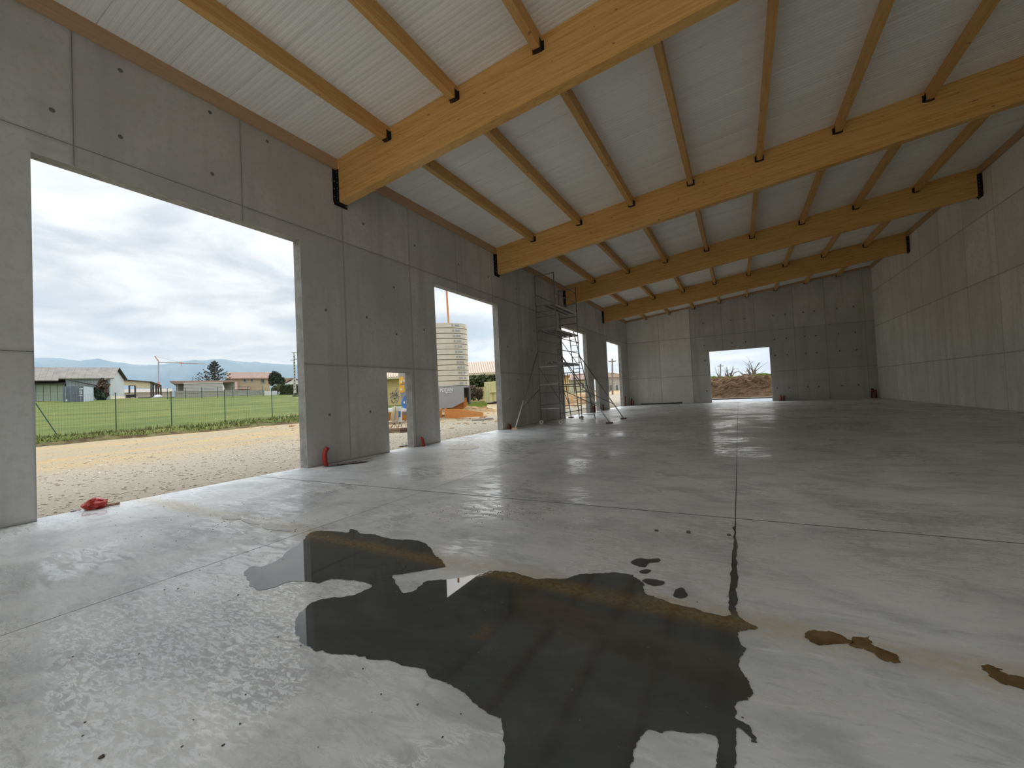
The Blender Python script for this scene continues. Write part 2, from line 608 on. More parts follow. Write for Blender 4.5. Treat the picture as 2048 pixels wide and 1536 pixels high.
def shoe(par, xw, sgn, zb):
    """Black steel beam shoe on a wall at xw; opens along sgn (+1 into the hall from the left wall)."""
    b = MB()
    hh = 0.86
    for s in (-1, 1):
        yy = (-0.012, 0.0) if s < 0 else (BW, BW + 0.012)
        poly = [(xw, zb + hh), (xw + sgn * 0.12, zb + hh), (xw + sgn * 0.12, zb - 0.012), (xw + sgn * 0.03, zb - 0.012), (xw, zb + 0.06)]
        b.prism(poly, 'y', *yy)
        fl = (-0.10, -0.012) if s < 0 else (BW + 0.012, BW + 0.10)
        b.prism([(fl[0], zb + hh), (fl[1], zb + hh), (fl[1], zb - 0.06), (fl[0] + (0.04 if s < 0 else 0), zb - 0.06),
                 ((fl[0] if s < 0 else fl[1]), zb + 0.02)], 'x', min(xw, xw + sgn * 0.012), max(xw, xw + sgn * 0.012))
    b.prism([(-0.012, 0), (BW + 0.012, 0), (BW + 0.012, sgn * 0.12), (-0.012, sgn * 0.12)], 'z', zb - 0.014, zb - 0.002)
    # prism 'z' takes (x, y): swap so that the seat lies under the beam
    for i in range(len(b.v) - 8, len(b.v)):
        yy, xx, zz = b.v[i]
        b.v[i] = (xw + xx, yy, zz)
    b.box(min(xw, xw + sgn * 0.012), max(xw, xw + sgn * 0.012), -0.06, BW + 0.06, zb - 0.06, zb - 0.002)
    so = b.build('beam_shoe', 'black_steel', par)
    so['label'] = 'black steel beam shoe'
    for k in range(6):
        link('bolt', bolt_me, 'bolt_steel', so, (xw + sgn * 0.075, -0.012 - 0.012, zb + 0.1 + 0.135 * k))
    bm2 = MB().lathe([(0.014, 0), (0.014, 0.010), (0.008, 0.014)], n=8, axis='x').mesh('bolt')
    for k in range(3):
        link('bolt', bm2, 'bolt_steel', so, (xw + (0.012 if sgn > 0 else -0.026), -0.055, zb + 0.15 + 0.2 * k))
    return so


for k, by in enumerate(BY):
    g = thing('glulam_beam', 'deep golden glulam roof beam ' + beam_words[k], 'beam', (0, by, 0), 0, 'glulam beams spanning the hall')
    zb0, zb1 = roof_z(0) - BD, roof_z(W) - BD
    a, b_ = 0.02, W - 0.02
    bb = MB().hexa([(a, 0, roof_z(a) - BD), (b_, 0, roof_z(b_) - BD), (b_, BW, roof_z(b_) - BD), (a, BW, roof_z(a) - BD),
                    (a, 0, roof_z(a)), (b_, 0, roof_z(b_)), (b_, BW, roof_z(b_)), (a, BW, roof_z(a))])
    o = bb.build('timber', 'glulam', g)
    bv = o.modifiers.new('bevel', 'BEVEL')
    bv.width = 0.006
    bv.segments = 1
    shoe(g, 0.0, 1, roof_z(0.06) - BD)
    shoe(g, W, -1, roof_z(W - 0.06) - BD)

# ------------------------------------------------------------------ purlins with hangers
PX = [1.85, 3.83, 5.83, 7.83, 9.86, 11.87, 13.87, 15.88]
PD, PW = 0.29, 0.15
bays = [(YR, BY[0])] + [(BY[i] + BW, BY[i + 1]) for i in range(4)] + [(BY[4] + BW, YB)]
bay_words = [None, 'nearest bay overhead', 'second bay', 'third bay', 'fourth bay', 'farthest bay']
ord_words = ['first', 'second', 'third', 'fourth', 'fifth', 'sixth', 'seventh', 'eighth']


def hanger_mesh(sgn):
    b = MB()
    h2 = PW / 2
    for s in (-1, 1):
        b.box(min(s * h2, s * (h2 + 0.006)), max(s * h2, s * (h2 + 0.006)), min(0, sgn * 0.11), max(0, sgn * 0.11), -0.012, 0.20)
        b.box(min(s * h2, s * (h2 + 0.05)), max(s * h2, s * (h2 + 0.05)), min(0, sgn * 0.006), max(0, sgn * 0.006), 0.0, 0.19)
    b.box(-h2 - 0.006, h2 + 0.006, min(0, sgn * 0.11), max(0, sgn * 0.11), -0.012, -0.002)
    return b.mesh('hanger')


hang = {1: hanger_mesh(1), -1: hanger_mesh(-1)}
for bi, (ya, yb) in enumerate(bays):
    for pi, px_ in enumerate(PX):
        if bi == 0:
            continue
        zt = roof_z(px_ - PW / 2)
        g = thing('roof_purlin', f'timber purlin, {ord_words[pi]} from the wall of openings, in the {bay_words[bi]}', 'purlin',
                  (px_, ya, zt - PD), 0, 'roof purlins')
        o = MB().hexa([(-PW / 2, 0.004, 0), (PW / 2, 0.004, 0), (PW / 2, yb - ya - 0.004, 0), (-PW / 2, yb - ya - 0.004, 0),
                       (-PW / 2, 0.004, PD), (PW / 2, 0.004, PD + SL * PW), (PW / 2, yb - ya - 0.004, PD + SL * PW), (-PW / 2, yb - ya - 0.004, PD)]
                      ).build('timber', 'purlin_wood', g)
        if bi > 0:
            link('hanger', hang[1], 'black_steel', g, (0, 0, 0))
        if True:
            link('hanger', hang[-1], 'black_steel', g, (0, yb - ya, 0))
    if bi == 0:
        continue
    for side, xa, xb, wd in ((0, 0.002, 0.09, 'wall of openings'), (1, W - 0.09, W - 0.002, 'blank wall')):
        zt = roof_z(xa)
        o = MB().hexa([(xa, ya + 0.004, zt - 0.26), (xb, ya + 0.004, zt - 0.26), (xb, yb - 0.004, zt - 0.26), (xa, yb - 0.004, zt - 0.26),
                       (xa, ya + 0.004, zt), (xb, ya + 0.004, roof_z(xb)), (xb, yb - 0.004, roof_z(xb)), (xa, yb - 0.004, zt)]
                      ).build('wall_plate_timber', 'plate_wood')
        tag(o, f'brown timber plate atop the {wd}, in the {bay_words[bi]}', 'timber plate', 'timber plates along the walls')
a, b_ = 0.1, W - 0.1
o = MB().hexa([(a, YB - 0.12, roof_z(a) - 0.16), (b_, YB - 0.12, roof_z(b_) - 0.16), (b_, YB - 0.037, roof_z(b_) - 0.16), (a, YB - 0.037, roof_z(a) - 0.16),
               (a, YB - 0.12, roof_z(a)), (b_, YB - 0.12, roof_z(b_)), (b_, YB - 0.037, roof_z(b_)), (a, YB - 0.037, roof_z(a))]
              ).build('ledger_timber', 'plate_wood')
tag(o, 'thin sloping timber ledger along the top of the end wall', 'timber plate')
# ------------------------------------------------------------------ materials outside
m, t = newmat('yard')
p = t.pos()
x, y, z = t.sep(p)
n1 = t.noise(t.scale(p, (1.0, 0.22, 1)), 0.6, 6, 0.62, 0.5)
n2 = t.noise(p, 9, 5, 0.7)
n3 = t.noise(p, 34, 3, 0.7)
c = t.mix(t.step(n1, 0.42, 0.60), (0.36, 0.30, 0.205), (0.45, 0.32, 0.165))
c = t.mix(t.step(x, -9.0, -4.5), c, (0.36, 0.32, 0.245))
c = t.mix(t.step(n1, 0.60, 0.75, 0, 0.6), c, (0.30, 0.20, 0.11))
c = t.mix(t.step(n2, 0.5, 0.75, 0, 0.6), c, (0.54, 0.48, 0.36))
c = t.mix(t.step(n2, 0.46, 0.25, 0, 0.5), c, (0.20, 0.17, 0.13))
c = t.mix(t.step(n3, 0.56, 0.75, 0, 0.5), c, (0.55, 0.50, 0.41))
t.principled(c, 0.9, t.bump(t.math('ADD', n2, n3), 0.7, 0.05), spec=0.15)

m, t = newmat('grass')
p = t.pos()
n1 = t.noise(t.scale(p, (0.8, 0.25, 1)), 0.5, 6, 0.65, 0.5)
n2 = t.noise(p, 3.0, 5, 0.7)
c = t.mix(t.step(n1, 0.35, 0.65), (0.075, 0.106, 0.022), (0.14, 0.155, 0.04))
c = t.mix(t.step(n2, 0.5, 0.75, 0, 0.5), c, (0.20, 0.195, 0.075))
t.principled(c, 0.85, t.bump(n2, 0.6, 0.08), spec=0.15)

m, t = newmat('grass_tuft')
n1 = t.noise(t.pos(), 0.9, 5, 0.7)
t.principled(t.mix(t.step(n1, 0.35, 0.65), (0.12, 0.105, 0.045), (0.125, 0.15, 0.045)), 0.85, spec=0.1)
m, t = newmat('weed_green')
n1 = t.noise(t.pos(), 1.2, 5, 0.7)
t.principled(t.mix(n1, (0.14, 0.21, 0.035), (0.25, 0.31, 0.08)), 0.85, spec=0.1)
m, t = newmat('bank_soil')
n1 = t.noise(t.pos(), 2.2, 6, 0.7)
t.principled(t.mix(t.step(n1, 0.4, 0.6), (0.075, 0.05, 0.03), (0.13, 0.12, 0.05)), 0.95, spec=0.1)
m, t = newmat('stone')
n1 = t.noise(t.pos(), 5.0, 3, 0.7)
t.principled(t.mix(t.step(n1, 0.35, 0.65), (0.28, 0.24, 0.18), (0.58, 0.52, 0.41)), 0.85, spec=0.2)
m, t = newmat('mound_soil')
n1 = t.noise(t.pos(), 2.2, 6, 0.7)
n2 = t.noise(t.pos(), 9, 5, 0.7)
c = t.mix(t.step(n1, 0.35, 0.65), (0.13, 0.08, 0.045), (0.24, 0.155, 0.09))
c = t.mix(t.step(n2, 0.62, 0.75, 0, 0.6), c, (0.34, 0.27, 0.19))
t.principled(c, 0.95, t.bump(n2, 0.8, 0.06), spec=0.1)
m, t = newmat('orange_soil')
n1 = t.noise(t.pos(), 1.2, 6, 0.7)
n2 = t.noise(t.pos(), 8, 5, 0.7)
c = t.mix(t.step(n1, 0.35, 0.65), (0.33, 0.19, 0.085), (0.46, 0.34, 0.20))
c = t.mix(t.step(n2, 0.6, 0.75, 0, 0.6), c, (0.55, 0.47, 0.34))
t.principled(c, 0.95, t.bump(n2, 0.8, 0.06), spec=0.1)
m, t = newmat('mountain')
p = t.pos()
x, y, z = t.sep(p)
n1 = t.noise(t.scale(p, (1, 1, 1.6)), 0.0016, 7, 0.65, 0.4)
n2 = t.noise(t.scale(p, (1, 1, 0.8)), 0.0042, 7, 0.7, 0.8)
c = t.mix(t.step(n1, 0.35, 0.65), (0.05, 0.066, 0.062), (0.105, 0.125, 0.115))
snow = t.math('MULTIPLY', t.step(n2, 0.57, 0.66), t.step(z, 430, 760))
c = t.mix(snow, c, (0.80, 0.82, 0.85))
t.principled(c, 0.95, spec=0.05)

simple('post_green', (0.018, 0.055, 0.042), 0.45)
simple('wire', (0.06, 0.085, 0.075), 0.5)
simple('barn_grey', (0.33, 0.37, 0.375), 0.6, 0, 0.2, 0.7)
simple('barn_blue', (0.30, 0.36, 0.42), 0.6, 0, 0.2, 0.7)
simple('fibre_roof', (0.20, 0.185, 0.165), 0.85, 0, 0.45, 0.9)
simple('shade_dark', (0.03, 0.035, 0.035), 0.8)
simple('green_sheet', (0.40, 0.47, 0.37), 0.5, 0, 0.15, 0.6)
simple('cream', (0.60, 0.55, 0.39), 0.75)
simple('container_door', (0.13, 0.16, 0.205), 0.5)
simple('container_side', (0.34, 0.39, 0.43), 0.5)
simple('white_paint', (0.72, 0.73, 0.73), 0.5)
simple('dark_steel', (0.055, 0.05, 0.05), 0.6)
simple('crane_red', (0.42, 0.27, 0.24), 0.6)
simple('crane_grey', (0.33, 0.34, 0.36), 0.6)
simple('block_wall', (0.36, 0.345, 0.31), 0.9, 0, 0.2, 1.5)
simple('render_peach', (0.50, 0.40, 0.27), 0.85, 0, 0.1, 0.8)
simple('tile_roof', (0.30, 0.205, 0.165), 0.85, 0, 0.3, 2.0)
simple('tile_pale', (0.50, 0.40, 0.31), 0.85, 0, 0.35, 3.0)
simple('glass_dark', (0.10, 0.12, 0.14), 0.2)
simple('bark', (0.13, 0.115, 0.095), 0.9, 0, 0.3, 4)
simple('bark_pale', (0.22, 0.20, 0.18), 0.9, 0, 0.3, 4)
simple('leaf_dark', (0.045, 0.065, 0.045), 0.8, 0, 0.4, 1.5)
simple('leaf_conifer', (0.07, 0.085, 0.075), 0.8, 0, 0.4, 1.5)
simple('leaf_olive', (0.17, 0.19, 0.12), 0.8, 0, 0.3, 1.5)
simple('leaf_hedge', (0.065, 0.085, 0.03), 0.8, 0, 0.45, 1.2)
simple('leaf_brown', (0.15, 0.115, 0.085), 0.85, 0, 0.4, 2)
simple('pole_concrete', (0.50, 0.49, 0.46), 0.85)
simple('ballast_cream', (0.62, 0.58, 0.46), 0.8, 0, 0.12, 1.2)
simple('ballast_gap', (0.20, 0.15, 0.10), 0.9)
simple('ballast_grey', (0.33, 0.345, 0.36), 0.55, 0, 0.08, 1.0)
simple('ballast_grey_dark', (0.19, 0.20, 0.21), 0.6)
simple('label_grey', (0.36, 0.37, 0.38), 0.7)
simple('orange_paint', (0.55, 0.225, 0.055), 0.5, 0, 0.12)
simple('yellow_paint', (0.72, 0.42, 0.06), 0.45)
simple('blue_paint', (0.06, 0.18, 0.50), 0.4)
simple('pale_yellow', (0.62, 0.59, 0.33), 0.55, 0, 0.08)
simple('render_yellow', (0.60, 0.47, 0.22), 0.85, 0, 0.1)
simple('timber_block', (0.34, 0.24, 0.15), 0.85, 0, 0.25, 4)
simple('plank_grey', (0.36, 0.33, 0.28), 0.85, 0, 0.2, 4)
simple('cable_cream', (0.55, 0.46, 0.32), 0.7)


# ------------------------------------------------------------------ terrain
def sst(a, b, v):
    k = min(1.0, max(0.0, (v - a) / (b - a)))
    return k * k * (3 - 2 * k)


def terrain(x, y):
    D = math.hypot(x - CAM.x, y - CAM.y)
    az = math.atan2(x - CAM.x, y - CAM.y)
    d = -TH - x
    flat = -0.05 + 0.022 * max(0.0, min(D, 90) - 25)
    if d <= 0:
        return flat if y > YB else -0.05
    if d < 16.6:
        f = -0.05 + 0.27 * (d / 16.6)
    elif d < 17.6:
        f = 0.22 + 0.22 * sst(16.6, 17.6, d)
    else:
        f = 0.44 + 0.06 * sst(17.6, 19, d) + 0.0432 * max(0.0, min(D, 122) - 30)
    w = 1 - sst(-0.97, -0.80, az) if az > -1.6 else 1.0
    return f * w + flat * (1 - w) + 0.02 * mnoise.noise((x * 0.4, y * 0.4, 0)) * min(1, d)


def grid_mesh(xs, ys, zf, skip=None):
    b = MB()
    nx, ny = len(xs), len(ys)
    b.v = [(xx, yy, zf(xx, yy)) for yy in ys for xx in xs]
    for j in range(ny - 1):
        for i in range(nx - 1):
            if skip and skip((xs[i] + xs[i + 1]) / 2, (ys[j] + ys[j + 1]) / 2):
                continue
            k = j * nx + i
            b.f.append((k, k + 1, k + nx + 1, k + nx))
    return b


gx = sorted({-900, -600, -400, -260, -190, -150, *[-130 + 4 * i for i in range(25)], *[-32 + 1.0 * i for i in range(32)], -0.25, W + TH, 24, 40, 80, 160, 300, 500})
gy = sorted({-400, -200, -100, -60, -40, -25, -15, YR - TH, -5, *[-4 + 1.2 * i for i in range(37)], YB + TH, *[42 + 2 * i for i in range(12)], 70, 80, 95, 115, 150, 200, 300, 450, 700})
gr = grid_mesh(gx, gy, terrain, lambda a, b: -TH < a < W + TH and YR - TH < b < YB + TH).build('ground', 'yard', smooth=True)
gr['kind'] = 'structure'


def edge_x(y):
    return -17.15 + 0.45 * mnoise.noise((y * 0.35, 3.1, 0)) + 0.2 * mnoise.noise((y * 1.3, 1.7, 0))


# grass field beyond the yard
b = MB()
rows = [-6 + 0.5 * i for i in range(75)] + [32 + 3 * i for i in range(20)]
colsx = [0.0, 0.12, 0.5, 1.2, 2.4, 4, 7, 11, 16, 22, 30, 40, 52, 66, 82, 100]
for yy in rows:
    for q, cxx in enumerate(colsx):
        xx = edge_x(yy) - cxx
        b.v.append((xx, yy, terrain(xx, yy) + (0.015 if q == 0 else 0.11 if q < 3 else 0.05) + (0.05 * mnoise.noise((xx, yy, 0)) if q else 0)))
nc = len(colsx)
for j in range(len(rows) - 1):
    for i in range(nc - 1):
        k = j * nc + i
        b.f.append((k, k + 1, k + nc + 1, k + nc))
fo = b.build('field', 'grass', smooth=True)
fo['kind'] = 'structure'
# dark turned soil along the foot of the field
b = MB()
rows = [-6 + 0.35 * i for i in range(110)]
for yy in rows:
    e = edge_x(yy)
    for q, (dx_, dz_) in enumerate(((0.35, 0.01), (0.1, 0.10), (-0.15, 0.13), (-0.45, 0.08))):
        xx = e + dx_ + 0.1 * mnoise.noise((yy * 2, q, 5))
        b.v.append((xx, yy, terrain(xx, yy) + dz_ * (0.7 + 0.8 * mnoise.noise((yy * 1.5, q * 3.0, 0)))))
for j in range(len(rows) - 1):
    for i in range(3):
        k = j * 4 + i
        b.f.append((k, k + 1, k + 5, k + 4))
bs = b.build('bank', 'bank_soil')
tag(bs, 'dark crumbly soil bank along the foot of the green field', 'soil', kind='stuff')
# grass tufts on the bank and in the field
rnd = random.Random(3)
b = MB()
for i in range(5200):
    yy = rnd.uniform(2, 30)
    xx = edge_x(yy) - abs(rnd.gauss(0.1, 0.7))
    zz = terrain(xx, yy) + 0.04
    h, a, w = rnd.uniform(0.08, 0.26), rnd.uniform(0, 6.28), rnd.uniform(0.015, 0.035)
    dx_, dy_ = math.cos(a) * w, math.sin(a) * w
    lx, ly = rnd.gauss(0, 0.09), rnd.gauss(0, 0.09)
    b.add([(xx - dx_, yy - dy_, zz), (xx + dx_, yy + dy_, zz), (xx + lx, yy + ly, zz + h)], [(0, 1, 2)])
tag(b.build('grass', 'grass_tuft'), 'rough olive grass tufts growing along the bank', 'grass', kind='stuff')
# loose gravel in the yard just outside the openings
ico = bmesh.new()
bmesh.ops.create_icosphere(ico, subdivisions=1, radius=1)
IV = [v.co.copy() for v in ico.verts]
IF = [tuple(v.index for v in f.verts) for f in ico.faces]
ico.free()


def stones(n, place, smin, smax, rr, flat=0.6):
    b = MB()
    for i in range(n):
        xx, yy, zz = place(rr)
        s = rr.uniform(smin, smax)
        sx, sy, sz = s * rr.uniform(0.7, 1.3), s * rr.uniform(0.7, 1.3), s * flat * rr.uniform(0.7, 1.2)
        an = rr.uniform(0, 6.28)
        ca, sa = math.cos(an), math.sin(an)
        b.add([(xx + (v.x * ca - v.y * sa) * sx, yy + (v.x * sa + v.y * ca) * sy, zz + v.z * sz) for v in
               (v * rr.uniform(0.8, 1.15) for v in IV)], IF)
    return b


def gplace(rr):
    xx = -TH - 0.10 - abs(rr.gauss(0, 5.5))
    yy = rr.uniform(1.2, 24)
    return xx, yy, terrain(xx, yy)


tag(stones(7000, gplace, 0.012, 0.04, random.Random(5)).build('gravel', 'stone'), 'pale loose gravel spread over the yard outside the openings', 'gravel', kind='stuff')


def cplace(rr):
    xx = rr.uniform(-24, -3)
    yy = rr.uniform(14, 42)
    return xx, yy, terrain(xx, yy)


tag(stones(700, cplace, 0.04, 0.16, random.Random(6)).build('rubble', 'orange_soil'), 'ochre clods and stones strewn around the crane', 'rubble', kind='stuff')

# mountains: two ridges far away beyond the field


def ridge(name, dist, pts, mat, label, seed, depth):
    f = Face(330, dist)
    b = MB()
    N = 160
    lo, hi = pts[0][0], pts[-1][0]
    us = []
    for i in range(N):
        px = lo + (hi - lo) * i / (N - 1)
        for a, c in zip(pts, pts[1:]):
            if a[0] <= px <= c[0]:
                k = (px - a[0]) / (c[0] - a[0])
                py = a[1] + (c[1] - a[1]) * k
        u, w = f.uw(px, py)
        us.append((u, w + dist * 0.0016 * mnoise.fractal((px * 0.05, seed, 0), 0.9, 2.1, 5)))
    M = 9
    for i, (u, w) in enumerate(us):
        for j in range(M):
            k = j / (M - 1)
            zz = -20 + (w + 20) * (1 - (1 - k) ** 1.6)
            zz += 0.10 * w * mnoise.fractal((u * 0.004, k * 3, seed), 0.9, 2.1, 4) * math.sin(math.pi * k)
            b.v.append((u, -depth * (1 - k) + depth * 0.25 * mnoise.fractal((u * 0.003, k, seed + 4), 0.9, 2.1, 4) * (1 - k), zz))
        b.v.append((u, depth * 0.5, -20))
    R = M + 1
    for i in range(N - 1):
        for j in range(R - 1):
            k = i * R + j
            b.f.append((k, k + R, k + R + 1, k + 1))
    o = b.build(name, mat, smooth=True)
    o.location = f.loc()
    o.rotation_euler = (0, 0, f.rot)
    tag(o, label, 'mountain', kind='structure')


ridge('mountain_ridge', 6500, [(-160, 700), (0, 705), (72, 716), (110, 715), (160, 722), (200, 719), (260, 728), (310, 730), (360, 724), (420, 719), (440, 718),
                               (480, 723), (540, 727), (600, 730), (680, 742), (760, 748)], 'mountain', 'far snow-streaked mountain ridge under the clouds', 2.0, 1500)
ridge('mountain_spur', 4200, [(180, 800), (260, 796), (300, 786), (340, 765), (380, 750), (410, 742), (440, 743), (500, 744), (560, 752), (620, 765), (700, 780)],
      'mountain', 'nearer dark hill spur in front of the far ridge', 9.0, 900)
# ------------------------------------------------------------------ materials of the things indoors
simple('scaffold_steel', (0.26, 0.26, 0.25), 0.5, 0.3, 0.35, 6)
simple('scaffold_bright', (0.72, 0.73, 0.73), 0.45, 0.15, 0.15, 6)
simple('platform_wood', (0.22, 0.21, 0.20), 0.8, 0, 0.25, 4)
simple('caster_white', (0.80, 0.78, 0.72), 0.6)
simple('rubber', (0.03, 0.03, 0.03), 0.7)
simple('foot_wood', (0.62, 0.47, 0.24), 0.8)
simple('foot_brown', (0.16, 0.09, 0.07), 0.8)
simple('red_pipe', (0.42, 0.035, 0.02), 0.45, 0, 0.2)
simple('dull_red', (0.16, 0.03, 0.022), 0.55)
simple('purple_cloth', (0.17, 0.13, 0.14), 0.9, 0, 0.35, 14)
simple('cloth_pale', (0.42, 0.36, 0.36), 0.9, 0, 0.3, 14)
simple('tie_dark', (0.16, 0.16, 0.15), 0.9)
simple('wet_sand', (0.40, 0.37, 0.29), 0.5, 0, 0.15, 5)
simple('clod', (0.10, 0.08, 0.06), 0.9, 0, 0.4, 10)
m, t = newmat('puddle_water')
p = t.pos()
x, y, z = t.sep(p)
mid = t.noise(t.scale(p, (1.0, 1.8, 1)), 1.6, 4, 0.66, 0.4)
yc = t.math('ADD', t.math('MULTIPLY', x, -0.035), 3.30)
dist = t.math('ABSOLUTE', t.math('SUBTRACT', y, t.math('ADD', yc, t.math('MULTIPLY', t.math('SUBTRACT', mid, 0.5), 0.2))))
grit = t.noise(p, 26, 3, 0.65)
band = t.step(t.math('ADD', dist, t.math('MULTIPLY', t.math('SUBTRACT', grit, 0.5), 0.16)), 0.0, 0.19, 1.0, 0.0)
c = t.mix(t.step(mid, 0.3, 0.7), (0.05, 0.055, 0.053), (0.072, 0.078, 0.075))
c = t.mix(t.step(mid, 0.66, 0.78, 0, 0.5), c, (0.17, 0.12, 0.05))
c = t.mix(t.math('MULTIPLY', band, t.step(mid, 0.25, 0.55, 0.5, 1.0)), c, t.mix(t.step(grit, 0.35, 0.65), (0.12, 0.083, 0.032), (0.20, 0.145, 0.065)))
pr = t.principled(c, 0.015, t.bump(grit, t.math('MULTIPLY', band, 0.05), 0.01))
pr.inputs['IOR'].default_value = 1.5
m, t = newmat('silt_water')
mid = t.noise(t.pos(), 6, 3, 0.66)
pr = t.principled(t.mix(t.step(mid, 0.3, 0.7), (0.10, 0.06, 0.022), (0.20, 0.13, 0.055)), 0.12)
pr.inputs['IOR'].default_value = 1.33
m, t = newmat('wet_dark')
pr = t.principled(t.mix(t.noise(t.pos(), 5, 2), (0.05, 0.052, 0.052), (0.085, 0.088, 0.088)), 0.14)
pr.inputs['IOR'].default_value = 1.33

# ------------------------------------------------------------------ the big puddle and the small ones, real outlines on the floor


def puddle(name, pix, mat, label, wob=0.012, z=0.003, group=None, sub=10):
    pts = [floor_pt(*q) for q in pix]
    out = []
    n = len(pts)
    for i in range(n):
        p0, p1, p2, p3 = pts[i - 1], pts[i], pts[(i + 1) % n], pts[(i + 2) % n]
        for k in range(sub):
            s = k / sub
            q = 0.5 * ((2 * p1) + (p2 - p0) * s + (2 * p0 - 5 * p1 + 4 * p2 - p3) * s * s + (3 * p1 - p0 - 3 * p2 + p3) * s ** 3)
            w = Vector((mnoise.noise((q.x * 9, q.y * 9, 0)) + 0.6 * mnoise.noise((q.x * 27, q.y * 27, 0)) + 0.35 * mnoise.noise((q.x * 70, q.y * 70, 0)),
                        mnoise.noise((q.x * 9, q.y * 9, 7)) + 0.6 * mnoise.noise((q.x * 27, q.y * 27, 7)) + 0.35 * mnoise.noise((q.x * 70, q.y * 70, 7)), 0)) * wob
            q = q + w
            out.append(Vector((q.x, q.y)))
    v2, e2, f2, *_ = delaunay_2d_cdt(out, [(i, (i + 1) % len(out)) for i in range(len(out))], [], 1, 1e-5)
    b = MB()
    b.add([(q.x, q.y, z) for q in v2] + [(q.x, q.y, 0.0002) for q in v2], [tuple(f) for f in f2])
    o = b.build(name, mat)
    if o.data.polygons[0].normal.z < 0:
        o.data.flip_normals()
    return tag(o, label, 'puddle', group)


PUD = [(620, 1066), (645, 1062), (672, 1063), (695, 1065), (705, 1058), (720, 1066), (750, 1070), (780, 1078), (820, 1080), (845, 1085),
       (862, 1098), (868, 1110), (885, 1122), (893, 1134), (868, 1138), (845, 1142), (812, 1147), (785, 1152), (795, 1168), (807, 1187), (827, 1182),
       (850, 1165), (880, 1160), (895, 1160), (922, 1156), (950, 1150), (985, 1142), (1024, 1146), (1074, 1157), (1124, 1157), (1174, 1149),
       (1214, 1146), (1259, 1149), (1269, 1155), (1286, 1165), (1291, 1185), (1324, 1200), (1394, 1220), (1455, 1232), (1458, 1200), (1463, 1125),
       (1468.5, 1060), (1470, 1042), (1471.5, 1060), (1475, 1125), (1474, 1200), (1475, 1228), (1494, 1245), (1516, 1255), (1511, 1260), (1491, 1262),
       (1476, 1267), (1481, 1285), (1490, 1300), (1484, 1315), (1481, 1340), (1494, 1360), (1506, 1387), (1494, 1400), (1474, 1407), (1469, 1425),
       (1474, 1442), (1499, 1452), (1516, 1475), (1516, 1485), (1506, 1485), (1499, 1470), (1479, 1460), (1469, 1475), (1469, 1536), (1468, 1700),
       (1436, 1700), (1436, 1560), (1436, 1510), (1439, 1485), (1419, 1472), (1374, 1465), (1324, 1462), (1289, 1467), (1276, 1490), (1259, 1535),
       (1240, 1620), (1010, 1620), (1007, 1536), (1005, 1460), (995, 1435), (950, 1405), (925, 1385), (895, 1370), (850, 1345), (825, 1332),
       (750, 1320), (700, 1312), (650, 1305), (630, 1302), (605, 1285), (590, 1260), (592, 1237), (610, 1217), (640, 1200), (700, 1192), (740, 1177),
       (740, 1170), (710, 1162), (665, 1160), (635, 1167), (615, 1164), (575, 1165), (550, 1175), (525, 1180), (505, 1177), (497, 1160), (489, 1147),
       (500, 1135), (530, 1132), (560, 1117), (570, 1107), (595, 1090), (607, 1080)]
puddle('puddle', PUD, 'puddle_water', 'large dark puddle with a brown silt streak spread over the floor', 0.02)
wet_group = 'small wet patches beside the big puddle'
puddle('wet_patch', [(1262, 1125), (1275, 1117), (1295, 1119), (1317, 1117), (1318, 1124), (1300, 1127), (1290, 1135), (1268, 1131)], 'wet_dark',
       'dark wet patch beyond the puddle, farthest and widest of four', 0.011, group=wet_group)
puddle('wet_patch', [(1279, 1143), (1292, 1139), (1303, 1142), (1295, 1147), (1283, 1147)], 'wet_dark', 'thin dark wet patch beyond the puddle, second farthest of four', 0.004, group=wet_group)
puddle('wet_patch', [(1285, 1160), (1300, 1158), (1327, 1163), (1326, 1170), (1308, 1173), (1292, 1167)], 'wet_dark', 'dark wet patch touching the tip of the puddle edge', 0.011, group=wet_group)
puddle('wet_patch', [(1346, 1188), (1355, 1178), (1366, 1177), (1375, 1190), (1368, 1197), (1352, 1196)], 'wet_dark', 'dark wedge-shaped wet patch, nearest the floor joint of four', 0.009, group=wet_group)
mud_group = 'muddy puddles on the silt line'
puddle('mud_puddle', [(1606, 1268), (1620, 1261), (1655, 1262), (1690, 1275), (1693, 1287), (1660, 1290), (1625, 1285), (1612, 1276)], 'silt_water',
       'brown mud puddle on the silt line, closest to the big puddle', 0.03, group=mud_group)
puddle('mud_puddle', [(1694, 1279), (1708, 1274), (1738, 1275), (1745, 1289), (1775, 1302), (1797, 1318), (1790, 1327), (1755, 1317), (1735, 1300), (1700, 1292)], 'silt_water',
       'long brown mud puddle, middle one on the silt line', 0.03, group=mud_group)
puddle('mud_puddle', [(1956, 1330), (1975, 1328), (2008, 1342), (2006, 1347), (2060, 1362), (2062, 1380), (2010, 1370), (1986, 1352), (1962, 1338)], 'silt_water',
       'brown mud puddle at the right edge of the view', 0.03, group=mud_group)
film_group = 'small bright water films on the silt line'
puddle('water_film', [(443, 1034), (455, 1031), (475, 1034), (482, 1038), (462, 1040), (448, 1038)], 'puddle_water', 'small bright water film on the silt line, nearest the wide opening', 0.012, group=film_group)
puddle('water_film', [(483, 1039), (497, 1039), (512, 1045), (520, 1049), (503, 1048), (490, 1044)], 'puddle_water', 'small bright water film on the silt line, middle of three', 0.012, group=film_group)
puddle('water_film', [(524, 1052), (540, 1048), (561, 1049), (566, 1056), (585, 1062), (560, 1062), (532, 1058)], 'puddle_water', 'small bright water film on the silt line, nearest the puddle', 0.012, group=film_group)
